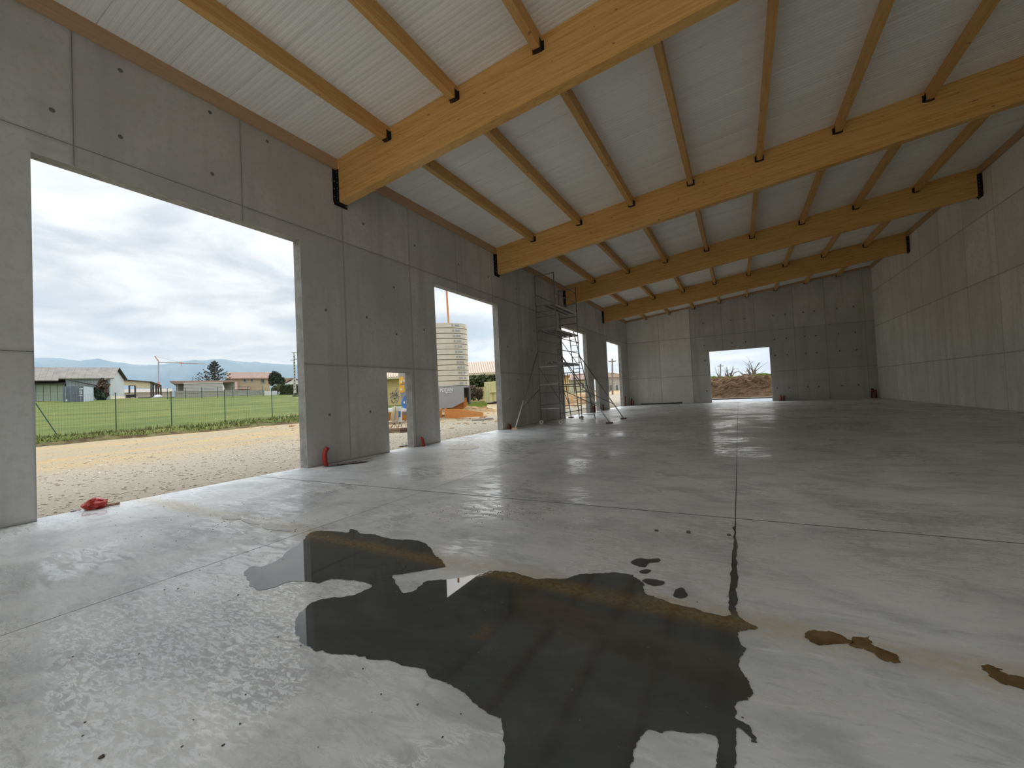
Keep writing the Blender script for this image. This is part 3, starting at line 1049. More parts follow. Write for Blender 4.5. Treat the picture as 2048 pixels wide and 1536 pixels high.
o = MB().lathe([(0.46, 0.0), (0.46, 0.004), (0.40, 0.006)], (1.75, 10.15, 0), 40).build('sand_disc', 'wet_sand')
tag(o, 'round tan disc set in the floor between the doorway and second opening', 'cover')

# small dirt crumbs on the floor


def crumbs(rr):
    if rr.random() < 0.45:
        px, py = rr.gauss(980, 60), rr.gauss(1025, 8)
    elif rr.random() < 0.5:
        px, py = rr.uniform(150, 640), rr.gauss(1040, 22)
    else:
        px, py = rr.uniform(100, 1500), rr.uniform(1000, 1500)
    q = floor_pt(px, py)
    return max(0.1, q.x), q.y, 0.002


tag(stones(330, crumbs, 0.0025, 0.008, random.Random(11), 0.6).build('debris', 'clod'), 'dark dirt crumbs scattered over the wet floor', 'debris', kind='stuff')


def clod_at(px, py, s, label):
    q = floor_pt(px, py)
    rr = random.Random(int(px))
    b = stones(1, lambda r: (q.x, q.y, s * 0.3), s, s * 1.05, rr, 0.5)
    tag(b.build('clod', 'clod'), label, 'clod', 'loose dark clods on the floor')


clod_at(1377, 1066, 0.03, 'dark clod on the floor, nearest the wet joint beyond the puddle')
clod_at(1313, 1062, 0.02, 'small dark clod beside the larger clod beyond the puddle')
clod_at(1458, 1071, 0.022, 'dark clod touching the wet end of the floor joint')
clod_at(203, 1515, 0.012, 'small brown clod near the bottom left of the floor')

# ------------------------------------------------------------------ conduits and scraps along the walls


def ribbed(pts, r, mat, parent, name='sleeve', rib=0.012, step=0.018):
    """A corrugated tube along a smooth path."""
    P = [Vector(q) for q in pts]
    dense, rs = [], []
    for i in range(len(P) - 1):
        p0, p1, p2, p3 = P[max(i - 1, 0)], P[i], P[i + 1], P[min(i + 2, len(P) - 1)]
        L = (p2 - p1).length
        k = max(2, int(L / step))
        for j in range(k):
            s = j / k
            q = 0.5 * ((2 * p1) + (p2 - p0) * s + (2 * p0 - 5 * p1 + 4 * p2 - p3) * s * s + (3 * p1 - p0 - 3 * p2 + p3) * s ** 3)
            dense.append(q)
            rs.append(r + (rib if len(dense) % 2 else 0) * 0.5)
    dense.append(P[-1])
    rs.append(r)
    b = MB()
    b.path(dense, rs, 10)
    return b.build(name, mat, parent, True)


g = thing('conduit_stub', 'thick red corrugated conduit rising from the floor beside the widest opening', 'conduit', (0.16, 6.72, 0))
ribbed([(0, 0, 0), (0.0, -0.02, 0.12), (0.0, -0.03, 0.25), (0.0, 0.0, 0.36), (0.02, 0.04, 0.42)], 0.052, 'red_pipe', g)
MB().tube((0.02, 0.045, 0.42), (0.025, 0.052, 0.432), 0.048, 12).build('end_cap', 'dull_red', g)
g = thing('conduit_stub', 'pair of short red conduits between the doorway and second opening', 'conduit', (0.14, 10.3, 0))
ribbed([(0, 0, 0), (0.0, -0.02, 0.12), (0.0, -0.05, 0.22), (0.0, -0.09, 0.27)], 0.03, 'red_pipe', g)
ribbed([(0.02, -0.07, 0), (0.02, -0.09, 0.14), (0.02, -0.13, 0.30)], 0.028, 'red_pipe', g)
g = thing('conduit_stub', 'short dull red conduit at the wall just past the second opening', 'conduit', (0.12, 15.85, 0))
ribbed([(0, 0, 0), (0, 0.02, 0.1), (0.0, 0.05, 0.24)], 0.04, 'dull_red', g)
ribbed([(0.02, 0.12, 0), (0.02, 0.15, 0.1), (0.0, 0.13, 0.18)], 0.04, 'dull_red', g)
g = thing('conduit_stub', 'dark red conduit bundle at the wall beside the far narrow doorway', 'conduit', (0.16, 27.75, 0))
for q in range(3):
    ribbed([(0.02 * q, 0.09 * q, 0), (0.02 * q, 0.09 * q + 0.02, 0.2), (0.02 * q, 0.09 * q, 0.36 + 0.05 * q)], 0.045, 'dull_red', g)
g = thing('conduit_stub', 'slim dark conduit between the far doorway and the last side opening', 'conduit', (0.13, 30.2, 0))
ribbed([(0, 0, 0), (0, 0.03, 0.2), (0.0, 0.02, 0.42)], 0.045, 'dull_red', g)
g = thing('conduit_stub', 'tall thin red-brown conduit at the wall past the last side opening', 'conduit', (0.12, 37.15, 0))
ribbed([(0, 0, 0), (0, 0.0, 0.4), (0.02, 0.02, 0.85)], 0.04, 'dull_red', g)
g = thing('conduit_stub', 'dark conduit pair in the corner of the opening wall and end wall', 'conduit', (0.3, 38.6, 0))
ribbed([(0, 0, 0), (0, 0.0, 0.3), (0.05, 0.02, 0.6)], 0.05, 'dull_red', g)
ribbed([(0.16, 0.1, 0), (0.16, 0.1, 0.2), (0.2, 0.12, 0.42)], 0.05, 'dull_red', g)
g = thing('conduit_stub', 'short red conduit pair at the end wall beside its opening', 'conduit', (11.78, 39.28, 0))
ribbed([(0, 0, 0), (0.02, 0, 0.2), (-0.02, 0, 0.42)], 0.06, 'red_pipe', g)
ribbed([(0.2, 0, 0), (0.2, 0, 0.2), (0.24, 0, 0.40)], 0.06, 'dull_red', g)
g = thing('conduit_stub', 'dark red conduit pair in the far corner by the blank wall', 'conduit', (17.35, 39.2, 0))
ribbed([(0, 0, 0), (0.02, 0, 0.3), (0.06, 0, 0.72)], 0.07, 'dull_red', g)
ribbed([(0.22, 0, 0), (0.22, 0, 0.3), (0.2, 0, 0.62)], 0.08, 'dull_red', g)
o = MB().path([(1.0, 39.22, 0.05), (2.4, 39.25, 0.05), (4.0, 39.25, 0.055), (4.5, 39.26, 0.07)], 0.05, 8).build('black_pipe', 'rubber')
tag(o, 'thin black pipe lying along the foot of the end wall', 'pipe')

# crumpled red sleeve with a stub of board on the threshold of the wide opening
g = thing('crumpled_sleeve', 'crumpled red plastic sleeve with pale scraps on the threshold of the widest opening', 'sleeve', (-0.10, 2.72, 0))
bm = bmesh.new()
bmesh.ops.create_icosphere(bm, subdivisions=3, radius=1)
b = MB()
b.v = []
for v in bm.verts:
    n_ = mnoise.fractal((v.co.x * 2.2, v.co.y * 2.2, v.co.z * 2.2), 0.8, 2.1, 4)
    c_ = v.co * (1 + 0.45 * n_)
    b.v.append((c_.x * 0.11, c_.y * 0.13 + 0.02 * c_.x, max(0.0, c_.z * 0.09 + 0.075)))
b.f = [tuple(v.index for v in f.verts) for f in bm.faces]
bm.free()
b.build('sleeve', 'red_pipe', g)
MB().box(-0.04, 0.02, 0.10, 0.29, 0.0, 0.035).build('board_scrap', 'timber_block', g)
rs_ = random.Random(4)
for q in range(5):
    stones(1, lambda r: (r.uniform(-0.16, -0.02), r.uniform(-0.26, -0.08), 0.012), 0.015, 0.035, rs_, 0.6).build('paper_scrap', 'cloth_pale', g)
# flattened cloth hose lying at the wall foot
g = thing('cloth_hose', 'flattened purple-grey cloth strip lying at the foot of the wall', 'cloth', (0.55, 7.25, 0))
rr = random.Random(8)
for q in range(5):
    pts = []
    for k in range(14):
        s = k / 13
        pts.append((-0.33 + 0.55 * s + 0.05 * math.sin(3.1 * q + 5 * s), -0.45 + 0.62 * s + 0.06 * q * math.sin(3 * s + q) + rr.uniform(-0.015, 0.015), 0.012 + 0.012 * q * s))
    b = MB()
    for (xx, yy, zz), nxt in zip(pts, pts[1:]):
        w = 0.04
        b.add([(xx - w, yy + w, zz - 0.01), (xx + w, yy - w, zz), (nxt[0] + w, nxt[1] - w, nxt[2]), (nxt[0] - w, nxt[1] + w, nxt[2] - 0.01)], [(0, 1, 2, 3)])
    o = b.build('fold', 'cloth_pale' if q % 2 else 'purple_cloth', g)
    sm = o.modifiers.new('thick', 'SOLIDIFY')
    sm.thickness = 0.008

# formwork tie holes in the wall of openings
tie_me = MB().lathe([(0.035, 0.0), (0.035, 0.002), (0.022, 0.0025), (0.02, 0.001)], n=12, axis='x').mesh('tie_hole')
wl = bpy.data.objects['wall_left']
for (yy, zz) in ((3.1, 6.12), (4.5, 6.11), (9.4, 4.85), (4.49, 7.34), (5.64, 7.35), (10.69, 3.72), (3.12, 7.27), (9.43, 3.45), (17.11, 2.14), (2.3, 6.11),
                 (7.0, 3.8), (7.0, 1.2), (8.3, 1.2), (8.3, 3.8), (16.3, 3.6), (16.3, 1.3), (18.8, 3.6), (18.8, 1.3), (8.3, 6.4), (10.4, 6.4), (12.8, 6.4), (14.9, 6.4), (17.4, 6.4)):
    link('tie_hole', tie_me, 'tie_dark', wl, (0.0, yy, zz))
tie_b = MB().lathe([(0.06, 0.0), (0.06, -0.003), (0.04, -0.0035), (0.035, -0.001)], n=12, axis='y').mesh('tie_hole')
wb = bpy.data.objects['wall_back']
for xx in (6.5, 8.6, 9.6, 11.6, 12.4, 13.6, 14.3, 15.7, 16.7):
    for zz in (1.0, 3.6, 4.9, 6.8):
        if 6.8 < xx < 11.3 and zz < 4.4:
            continue
        link('tie_hole', tie_b, 'tie_dark', wb, (xx, YB, zz))

# ------------------------------------------------------------------ scaffold tower
SX, SY = 1.05, 19.8
T = thing('scaffold_tower', 'grey steel rolling scaffold tower with three decks against the wall of openings', 'scaffold', (SX, SY, 0))


def L(x, y, z):
    return (x - SX, y - SY, z)


def rod(name, a, b, r=0.024, mat='scaffold_steel', par=T):
    return MB().tube(L(*a), L(*b), r, 8).build(name, mat, par, True)


XA, XB, YA, YC = 0.55, 1.54, 18.3, 21.3
TOP = {(XA, YA): 7.1, (XB, YA): 7.14, (XA, YC): 7.03, (XB, YC): 7.03}
for (xx, yy), zt in TOP.items():
    rod('post', (xx, yy, 0.24), (xx, yy, zt))
    for zc in (2.0, 4.0, 5.7):
        rod('collar', (xx, yy, zc), (xx, yy, zc + 0.12), 0.033)
for zz in (0.74, 1.88, 2.72, 4.42, 4.62, 5.10, 5.35, 5.66, 7.1):
    rod('rung', (XA, YA, zz), (XB, YA, zz), 0.022, 'scaffold_bright' if zz < 2.8 else 'scaffold_steel')
for zz in (0.74, 1.88, 2.5, 2.86, 4.42, 5.10, 5.45, 6.15, 6.98):
    rod('rung', (XA, YC, zz), (XB, YC, zz), 0.022)
for xx in (XA, XB):
    for zz in (0.5, 1.75, 3.5, 4.06, 6.15, 6.7) if xx == XB else (0.9, 1.5, 3.48, 4.06, 6.2):
        rod('guard_rail', (xx, YA, zz), (xx, YC, zz), 0.02)
rod('diagonal_brace', (XA, YA, 2.72), (XA, YC, 0.75), 0.018)
rod('diagonal_brace', (XB, YA, 3.5), (XB, YC, 1.75), 0.018)
rod('diagonal_brace', (XB, YA, 1.85), (XA, YC, 0.75), 0.018)
rod('diagonal_brace', (XA, YC, 4.3), (XB, YC, 2.8), 0.018)
for xx in (0.85, 1.2):
    rod('gate_bar', (xx, YC, 1.5), (xx, YC, 2.5), 0.016)
for zz, x_a, x_b in ((2.92, 0.95, 1.52), (4.47, 0.58, 1.52), (5.64, 0.92, 1.52)):
    pl = bpy.data.objects.new('platform', None)
    COL.objects.link(pl)
    pl.parent = T
    n_ = 3 if x_b - x_a > 0.7 else 2
    w = (x_b - x_a) / n_
    for q in range(n_):
        MB().box(x_a + q * w + 0.01 - SX, x_a + (q + 1) * w - 0.01 - SX, YA + 0.02 - SY, YC - 0.02 - SY, zz - 0.02, zz + 0.02).build('deck_board', 'platform_wood', pl)
    for q in range(n_ + 1):
        xe = x_a + q * w
        MB().box(xe - 0.012 - SX, xe + 0.012 - SX, YA - SY, YC - SY, zz - 0.07, zz + 0.01).build('deck_beam', 'scaffold_bright', pl)
# casters
for (xx, yy), a in zip(TOP, (0.45, 0.3, 0.5, 0.35)):
    cg = bpy.data.objects.new('caster', None)
    COL.objects.link(cg)
    cg.parent = T
    cg.location = L(xx, yy, 0.1)
    cg.rotation_euler = (0, 0, a)
    MB().lathe([(0.04, -0.022), (0.097, -0.022), (0.1, -0.016), (0.1, 0.016), (0.097, 0.022), (0.04, 0.022)], (0, 0, 0), 24, 'y').build('wheel', 'caster_white', cg)
    MB().lathe([(0.02, -0.03), (0.032, -0.026), (0.032, 0.026), (0.02, 0.03)], (0, 0, 0), 16, 'y').build('hub', 'rubber', cg)
    fk = MB()
    for s in (-1, 1):
        fk.box(-0.012, 0.012, s * 0.034 - 0.004, s * 0.034 + 0.004, -0.02, 0.13)
    fk.box(-0.03, 0.03, -0.04, 0.04, 0.12, 0.145)
    fk.build('fork', 'scaffold_steel', cg)


def stabiliser(foot, top, strut_lo, strut_hi, mat):
    s = bpy.data.objects.new('stabiliser', None)
    COL.objects.link(s)
    s.parent = T
    f = Vector(foot)
    rod('tube', (f.x, f.y, 0.06), top, 0.024, 'scaffold_steel', s)
    lo = Vector((f.x, f.y, 0.06)).lerp(Vector(top), 0.0)
    up_ = Vector((f.x, f.y, 0.06)).lerp(Vector(top), 0.33)
    MB().tube(L(*lo), L(*up_), 0.030, 8).build('sleeve', 'scaffold_bright', s, True)
    rod('strut', strut_lo, strut_hi, 0.02, 'scaffold_steel', s)
    MB().box(f.x - 0.13 - SX, f.x + 0.13 - SX, f.y - 0.11 - SY, f.y + 0.11 - SY, 0.0, 0.06).build('foot_pad', mat, s)


def along(foot, top, k):
    return tuple(Vector((foot[0], foot[1], 0.06)).lerp(Vector(top), k))


for foot, top, hi, mat in (((0.40, 15.95), (XA, YA, 3.5), (XA, YA, 1.68), 'foot_wood'), ((3.78, 18.47), (XB, YA, 3.47), (XB, YA, 1.66), 'foot_brown'),
                           ((3.75, 21.17), (XB, YC, 3.42), (XB, YC, 1.62), 'foot_brown'), ((0.42, 22.7), (XA, YC, 3.4), (XA, YC, 1.6), 'foot_brown')):
    stabiliser((foot[0], foot[1]), top, along(foot, top, 0.21), hi, mat)
# ladder leaning on the far frame, wide at the foot
Ld = thing('ladder', 'tapering aluminium ladder standing behind the scaffold tower', 'ladder', (1.62, 21.95, 0))
la0, la1 = Vector((-0.44, 0, 0)), Vector((-0.62, -0.5, 4.72))
lb0, lb1 = Vector((0.44, 0, 0)), Vector((-0.36, -0.5, 4.72))
for a_, b_ in ((la0, la1), (lb0, lb1)):
    MB().tube(a_, b_, 0.026, 6).build('stile', 'scaffold_steel', Ld)
for q in range(15):
    k = 0.045 + q * 0.066
    MB().tube(la0.lerp(la1, k), lb0.lerp(lb1, k), 0.014, 6).build('rung', 'scaffold_steel', Ld)
# ------------------------------------------------------------------ things outside: fences


def fence(name, label, xs_ys, h, brace=None, wires=(0.05, 0.5, 1.0, 1.5, 1.95), r=0.024, step=0.1, wr=0.0022):
    p0 = xs_ys[0]
    base = (p0[0], p0[1], terrain(*p0))
    F = thing(name, label, 'fence', base)

    def loc(x, y, z):
        return (x - base[0], y - base[1], z - base[2])
    tops = []
    for (x, y) in xs_ys:
        z = terrain(x, y) - 0.05
        MB().tube(loc(x, y, z), loc(x, y, z + h + 0.05), r, 8).build('post', 'post_green', F)
        MB().tube(loc(x, y, z + h + 0.05), loc(x, y, z + h + 0.075), r * 1.25, 8).build('post_cap', 'post_green', F)
        tops.append((x, y, z + 0.05))
    for (xa, ya, za), (xb, yb, zb) in zip(tops, tops[1:]):
        b = MB()
        for w in wires:
            b.tube(loc(xa, ya, za + w * h / 2), loc(xb, yb, zb + w * h / 2), wr * 1.5, 3, cap=False)
        n_ = int(math.hypot(xb - xa, yb - ya) / step)
        for k in range(1, n_):
            s = k / n_
            x, y, z = xa + (xb - xa) * s, ya + (yb - ya) * s, za + (zb - za) * s
            b.tube(loc(x, y, z + 0.04), loc(x, y, z + h * 0.97), wr, 3, cap=False)
        o = b.build('wire_mesh', 'wire', F)
        o['kind'] = 'stuff'
    if brace:
        (xa, ya, za), (xb, yb, zb) = brace
        MB().tube(loc(xa, ya, za), loc(xb, yb, zb), r, 8).build('brace', 'post_green', F)
    return F


fy = [6.45, 9.35, 11.75, 14.55, 17.55, 20.5, 23.5]
fence('wire_fence', 'dark green wire fence along the near edge of the green field', [(-19.25, y) for y in fy], 2.0,
      ((-19.2, 6.55, terrain(-19.2, 6.5) + 1.6), (-18.75, 7.15, terrain(-18.75, 7.1))))
ff = [Face(px, 103 - 0.02 * px) for px in (335, 371, 403.5, 435, 466, 495, 526)]
fence('wire_fence', 'low far wire fence in front of the block wall', [(f.o.x, f.o.y) for f in ff], 2.0, None, (0.1, 1.0, 1.95), 0.05, 0.6, 0.006)


def quad_box(f, px0, py0, px1, py1, v0, v1, mb=None):
    """Box whose front (at depth v0) covers the pixel rectangle; returns the MB in the face's local frame."""
    u0, w1 = f.uw(px0, py0, v0)
    u1, w0 = f.uw(px1, py1, v0)
    mb = mb or MB()
    return mb.box(u0, u1, v0, v1, w0, w1)


def poly_box(f, pix, v0, v1, mb=None):
    mb = mb or MB()
    return mb.prism([f.uw(x, y, v0) for x, y in pix], 'y', v0, v1)


# ------------------------------------------------------------------ barn
f = Face(150, 112)
f.z = f.uw(220, 801)[1]
G = thing('barn', 'long grey barn with a lichened fibre-cement roof and open front', 'barn', f.loc(), f.rot)
ul, _ = f.uw(20, 760)
ur, _ = f.uw(220, 757)
DEP = 11.0
w_e = f.uw(220, 757)[1]
w_r = f.uw(233, 737, DEP / 2)[1]
uA = f.uw(233, 737, DEP / 2)[0]
uR = f.uw(248, 759, DEP)[0]
uL2 = ul
# walls
um = f.uw(131, 757)[0]
MB().box(um, ur, 0.0, 0.25, 0, w_e).build('front_wall', 'barn_blue', G)
for q in range(13):
    u_ = um + 0.6 + q * (ur - um - 1.0) / 12
    MB().box(u_ - 0.16, u_ + 0.16, -0.06, 0.0, w_e * 0.42, w_e * 0.97).build('cladding_sheet', 'barn_grey', G)
wr_e = f.uw(248, 759, DEP)[1]
gable = [(ur, 0.0, 0), (uR, DEP, 0), (uR, DEP, wr_e), (uA, DEP / 2, w_r - 0.25), (ur, 0.0, w_e)]
b = MB()
b.add([p_ for p_ in gable] + [(p_[0] - 0.3, p_[1] + 0.05, p_[2]) for p_ in gable], [(0, 1, 2, 3, 4), (9, 8, 7, 6, 5), (0, 5, 6, 1), (1, 6, 7, 2), (2, 7, 8, 3), (3, 8, 9, 4), (4, 9, 5, 0)])
b.build('gable_wall', 'barn_grey', G)
b = MB()
lo = [(ur - 0.02, -0.06, 0), (uR + 0.06, DEP, 0), (uR + 0.06, DEP, 0.95), (ur - 0.02, -0.06, 0.95)]
b.add(lo + [(p_[0] - 0.2, p_[1] + 0.1, p_[2]) for p_ in lo], [(0, 1, 2, 3), (7, 6, 5, 4), (0, 4, 5, 1), (1, 5, 6, 2), (2, 6, 7, 3), (3, 7, 4, 0)])
b.build('plinth', 'cream', G)
MB().box(ul, ur, DEP, DEP + 0.25, 0, wr_e).build('rear_wall', 'barn_grey', G)
# roof: front slope in sheets, rear slope
um2 = f.uw(117, 757)[0]
we2 = f.uw(110, 763)[1]
nsh = 16
for q in range(nsh):
    a0 = ul + (ur + 0.5 - ul) * q / nsh
    a1 = ul + (ur + 0.5 - ul) * (q + 1) / nsh - 0.015
    k0, k1 = (a0 - ul) / (ur + 0.5 - ul), (a1 - ul) / (ur + 0.5 - ul)
    left_ = (a0 + a1) / 2 < um2
    vv, wz = (-1.6, we2) if left_ else (-0.5, w_e - 0.1)
    r0, r1 = ul + (uA + 0.4 - ul) * k0, ul + (uA + 0.4 - ul) * k1
    MB().hexa([(a0, vv, wz), (a1, vv, wz), (r1, DEP / 2, w_r), (r0, DEP / 2, w_r), (a0, vv, wz + 0.15), (a1, vv, wz + 0.15), (r1, DEP / 2, w_r + 0.15), (r0, DEP / 2, w_r + 0.15)]
              ).build('roof_sheet', 'fibre_roof', G)
MB().hexa([(ul, DEP / 2, w_r), (uA + 0.5, DEP / 2, w_r), (uR + 0.6, DEP + 0.4, wr_e - 0.1), (ul, DEP + 0.4, wr_e - 0.1),
           (ul, DEP / 2, w_r + 0.15), (uA + 0.5, DEP / 2, w_r + 0.15), (uR + 0.6, DEP + 0.4, wr_e + 0.1), (ul, DEP + 0.4, wr_e + 0.1)]).build('rear_roof', 'shade_dark', G)
# open front bay: header, green sheets set back, side post
quad_box(f, 20, 766, 131, 768, -0.3, 0.2).build('header', 'dark_steel', G)
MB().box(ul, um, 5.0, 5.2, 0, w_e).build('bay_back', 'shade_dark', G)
for q in range(4):
    x0_, x1_ = 72 + q * 14.6, 72 + (q + 1) * 14.6 - 0.4
    quad_box(f, x0_, 768.5, x1_, 783, 0.4, 0.5).build('green_sheet', 'green_sheet', G)
    quad_box(f, x0_, 783.5, x1_, 802, 0.4, 0.5).build('green_sheet', 'green_sheet', G)
quad_box(f, 131, 766, 133, 804, -0.1, 0.4).build('post', 'dark_steel', G)
quad_box(f, 40, 766, 72, 804, 0.3, 0.5).build('side_sheet', 'barn_blue', G)
b = MB()
a_ = f.uw(139, 760, -0.6)
c_ = f.uw(194, 771, -0.6)
b.tube((a_[0], -0.6, a_[1]), (c_[0], -0.4, c_[1]), 0.10, 6)
b.build('gutter_pipe', 'dark_steel', G)


def leaf_cloud(mb, c, rad, n, size, rr, shell=0.55):
    for i in range(n):
        d_ = Vector((rr.gauss(0, 1), rr.gauss(0, 1), rr.gauss(0, 1))).normalized()
        k = (shell + (1 - shell) * rr.random()) if rr.random() < 0.8 else rr.random()
        p_ = Vector(c) + Vector((d_.x * rad[0], d_.y * rad[1], d_.z * rad[2])) * k * (0.85 + 0.25 * mnoise.noise(d_ * 2.3 + Vector(c)))
        a = Vector((rr.gauss(0, 1), rr.gauss(0, 1), rr.gauss(0, 1))).normalized()
        bb = a.orthogonal().normalized()
        cc = a.cross(bb)
        s = size * rr.uniform(0.6, 1.3)
        mb.add([p_ + bb * s, p_ + cc * s * 0.6, p_ - bb * s, p_ - cc * s * 0.6], [(0, 1, 2, 3)])
    return mb


def bush(name, label, f, blobs, mat, n, size, seed, trunk=True, cat='shrub', group=None):
    """blobs: list of (px, py, half width px, half height px, depth offset)."""
    rr = random.Random(seed)
    g = thing(name, label, cat, f.loc(), f.rot, group)
    b = MB()
    for (px, py, hw, hh, v) in blobs:
        u, w = f.uw(px, py, v)
        u2, _ = f.uw(px + hw, py, v)
        _, w2 = f.uw(px, py - hh, v)
        rx, rz = abs(u2 - u), abs(w2 - w)
        leaf_cloud(b, (u, v, w), (rx, min(rx, rz) * 0.9, rz), n, size, rr)
    o = b.build('foliage', mat, g)
    if trunk:
        u, w = f.uw(blobs[0][0], blobs[0][1])
        MB().path([(u, 0, 0), (u + 0.05, 0, w * 0.5), (u, 0, w)], [0.16, 0.12, 0.05], 6).build('trunk', 'bark', g)
    return g


f = Face(206, 108)
f.z = f.uw(206, 802)[1]
bush('creeper', 'brown leafless creeper climbing the barn corner', f, [(206, 768, 14, 14, -0.3), (210, 785, 9, 15, -0.3), (200, 776, 8, 10, -0.3)], 'leaf_brown', 420, 0.28, 21, True, 'creeper')
bush('shrub', 'dark green shrub at the foot of the barn creeper', f, [(196, 790, 9, 12, -1.2), (205, 795, 9, 8, -1.2), (190, 782, 4, 9, -1.2)], 'leaf_dark', 300, 0.3, 22, False)

# ------------------------------------------------------------------ shipping container
f = Face(146, 98.5)
f.z = f.uw(146, 805.5)[1]
G = thing('shipping_container', 'grey shipping container with closed doors standing before the barn', 'container', f.loc(), f.rot)
u0, w1 = f.uw(124.5, 773)
u1, _ = f.uw(167, 773)
u2 = f.uw(187, 775, 5.6)[0]
dv = 5.6
b = MB()
b.hexa([(u0, 0, 0.1), (u1, 0, 0.1), (u2, dv, 0.1), (u0 + (u2 - u1), dv, 0.1), (u0, 0, w1), (u1, 0, w1), (u2, dv, w1), (u0 + (u2 - u1), dv, w1)])
b.build('body', 'container_side', G)
for q in range(2):
    a0 = u0 + (u1 - u0) * q / 2 + 0.06
    a1 = u0 + (u1 - u0) * (q + 1) / 2 - 0.03
    dr = MB().box(a0, a1, -0.08, 0.0, 0.2, w1 - 0.12).build('door', 'container_door', G)
    for k in (0.25, 0.72):
        uu = a0 + (a1 - a0) * k
        MB().tube((uu, -0.13, 0.15), (uu, -0.13, w1 - 0.05), 0.035, 6).build('lock_rod', 'crane_grey', dr)
    for k in (0.32, 0.62):
        MB().box(a0 + 0.05, a1 - 0.05, -0.11, -0.08, w1 * k, w1 * k + 0.07).build('rib', 'container_door', dr)
MB().box(u0, u1, -0.06, 0.02, w1 - 0.14, w1 + 0.02).build('header', 'container_door', G)
for (k0, z0_, k1, z1_) in ((0.80, 0.80, 0.97, 0.88), (0.80, 0.66, 0.92, 0.72), (0.80, 0.52, 0.92, 0.62), (0.80, 0.40, 0.90, 0.46), (0.12, 0.10, 0.22, 0.22), (0.12, 0.5, 0.17, 0.55)):
    MB().box(u0 + (u1 - u0) * k0, u0 + (u1 - u0) * k1, -0.115, -0.10, w1 * z0_, w1 * z1_).build('marking', 'white_paint', G)

# ------------------------------------------------------------------ open steel shed and the pale building beyond
f = Face(285, 134)
f.z = f.uw(300, 800)[1]
G = thing('steel_shed', 'half-clad steel shed with a cream gable panel behind the barn', 'shed', f.loc(), f.rot)
poly_box(f, [(245, 759), (249, 761.5), (303, 764), (303, 777), (270, 776), (270, 771), (245, 771)], 0.0, 0.2).build('cladding', 'cream', G)
poly_box(f, [(244, 758.5), (304, 763), (322, 769.5), (322, 771.5), (304, 765), (244, 760.5)], -0.4, 9.0).build('roof', 'dark_steel', G)
for px, pt in ((258.5, 771), (270, 771), (302, 764), (306, 767), (312, 768), (316.5, 769), (321.5, 770)):
    v_ = 0.0 if px < 303 else (px - 302) * 0.5
    uu, wt = f.uw(px, pt, v_)
    MB().box(uu - 0.16, uu + 0.16, v_, v_ + 0.3, 0, wt).build('column', 'dark_steel', G)
poly_box(f, [(258, 771), (271, 771), (271, 772), (258, 772)], 0, 0.2).build('window_head', 'dark_steel', G)
f = Face(300, 180)
f.z = f.uw(300, 797)[1]
G = thing('long_building', 'long low white building far behind the steel shed', 'building', f.loc(), f.rot)
quad_box(f, 235, 779, 345, 783, 0, 12).build('roof', 'white_paint', G)
quad_box(f, 235, 783, 345, 812, 0.5, 11).build('wall', 'block_wall', G)
f = Face(265, 116)
f.z = f.uw(265, 799)[1]
G = thing('scrap_heap', 'low dark heap of scrap and timber beside the barn gable', 'heap', f.loc(), f.rot)
for q, (px, py, pw_, ph, mt) in enumerate(((252, 790, 10, 5, 'shade_dark'), (262, 789, 10, 5, 'shade_dark'), (276, 795, 26, 3.5, 'shade_dark'), (258, 787, 9, 2, 'cream'))):
    quad_box(f, px, py, px + pw_, py + ph, q * 0.3, q * 0.3 + 1.4).build('scrap_piece', mt, G)
u_, w_ = f.uw(316, 795)
MB().lathe([(0.2, 0.0), (0.75, 0.02), (0.8, 0.35), (0.5, 0.75), (0.1, 0.85)], (u_, 0, 0), 16).build('white_bale', 'white_paint', G)

# ------------------------------------------------------------------ far tower crane
f = Face(317, 215)
f.z = terrain(f.o.x, f.o.y) - 1.2
G = thing('tower_crane', 'slender red and grey tower crane far behind the steel shed', 'crane', f.loc(), f.rot)


def bar(g, name, a, b_, r, mat, v=0.0):
    A, B = f.uw(*a, v), f.uw(*b_, v)
    return MB().tube((A[0], v, A[1]), (B[0], v, B[1]), r, 6).build(name, mat, g)


bar(G, 'mast', (317.5, 800), (317, 724), 0.26, 'crane_grey')
bar(G, 'base_mast', (317.5, 807), (317.2, 764), 0.5, 'crane_red')
bar(G, 'apex_strut', (318, 724), (309.5, 712), 0.22, 'crane_red')
bar(G, 'jib', (316, 724.5), (411, 727.3), 0.20, 'crane_grey')
bar(G, 'jib_tie', (310, 712.3), (365, 725.5), 0.05, 'crane_grey')
bar(G, 'trolley', (360, 725), (366, 726), 0.35, 'crane_red')
bar(G, 'hook_line', (363, 726), (363, 732), 0.06, 'dark_steel')

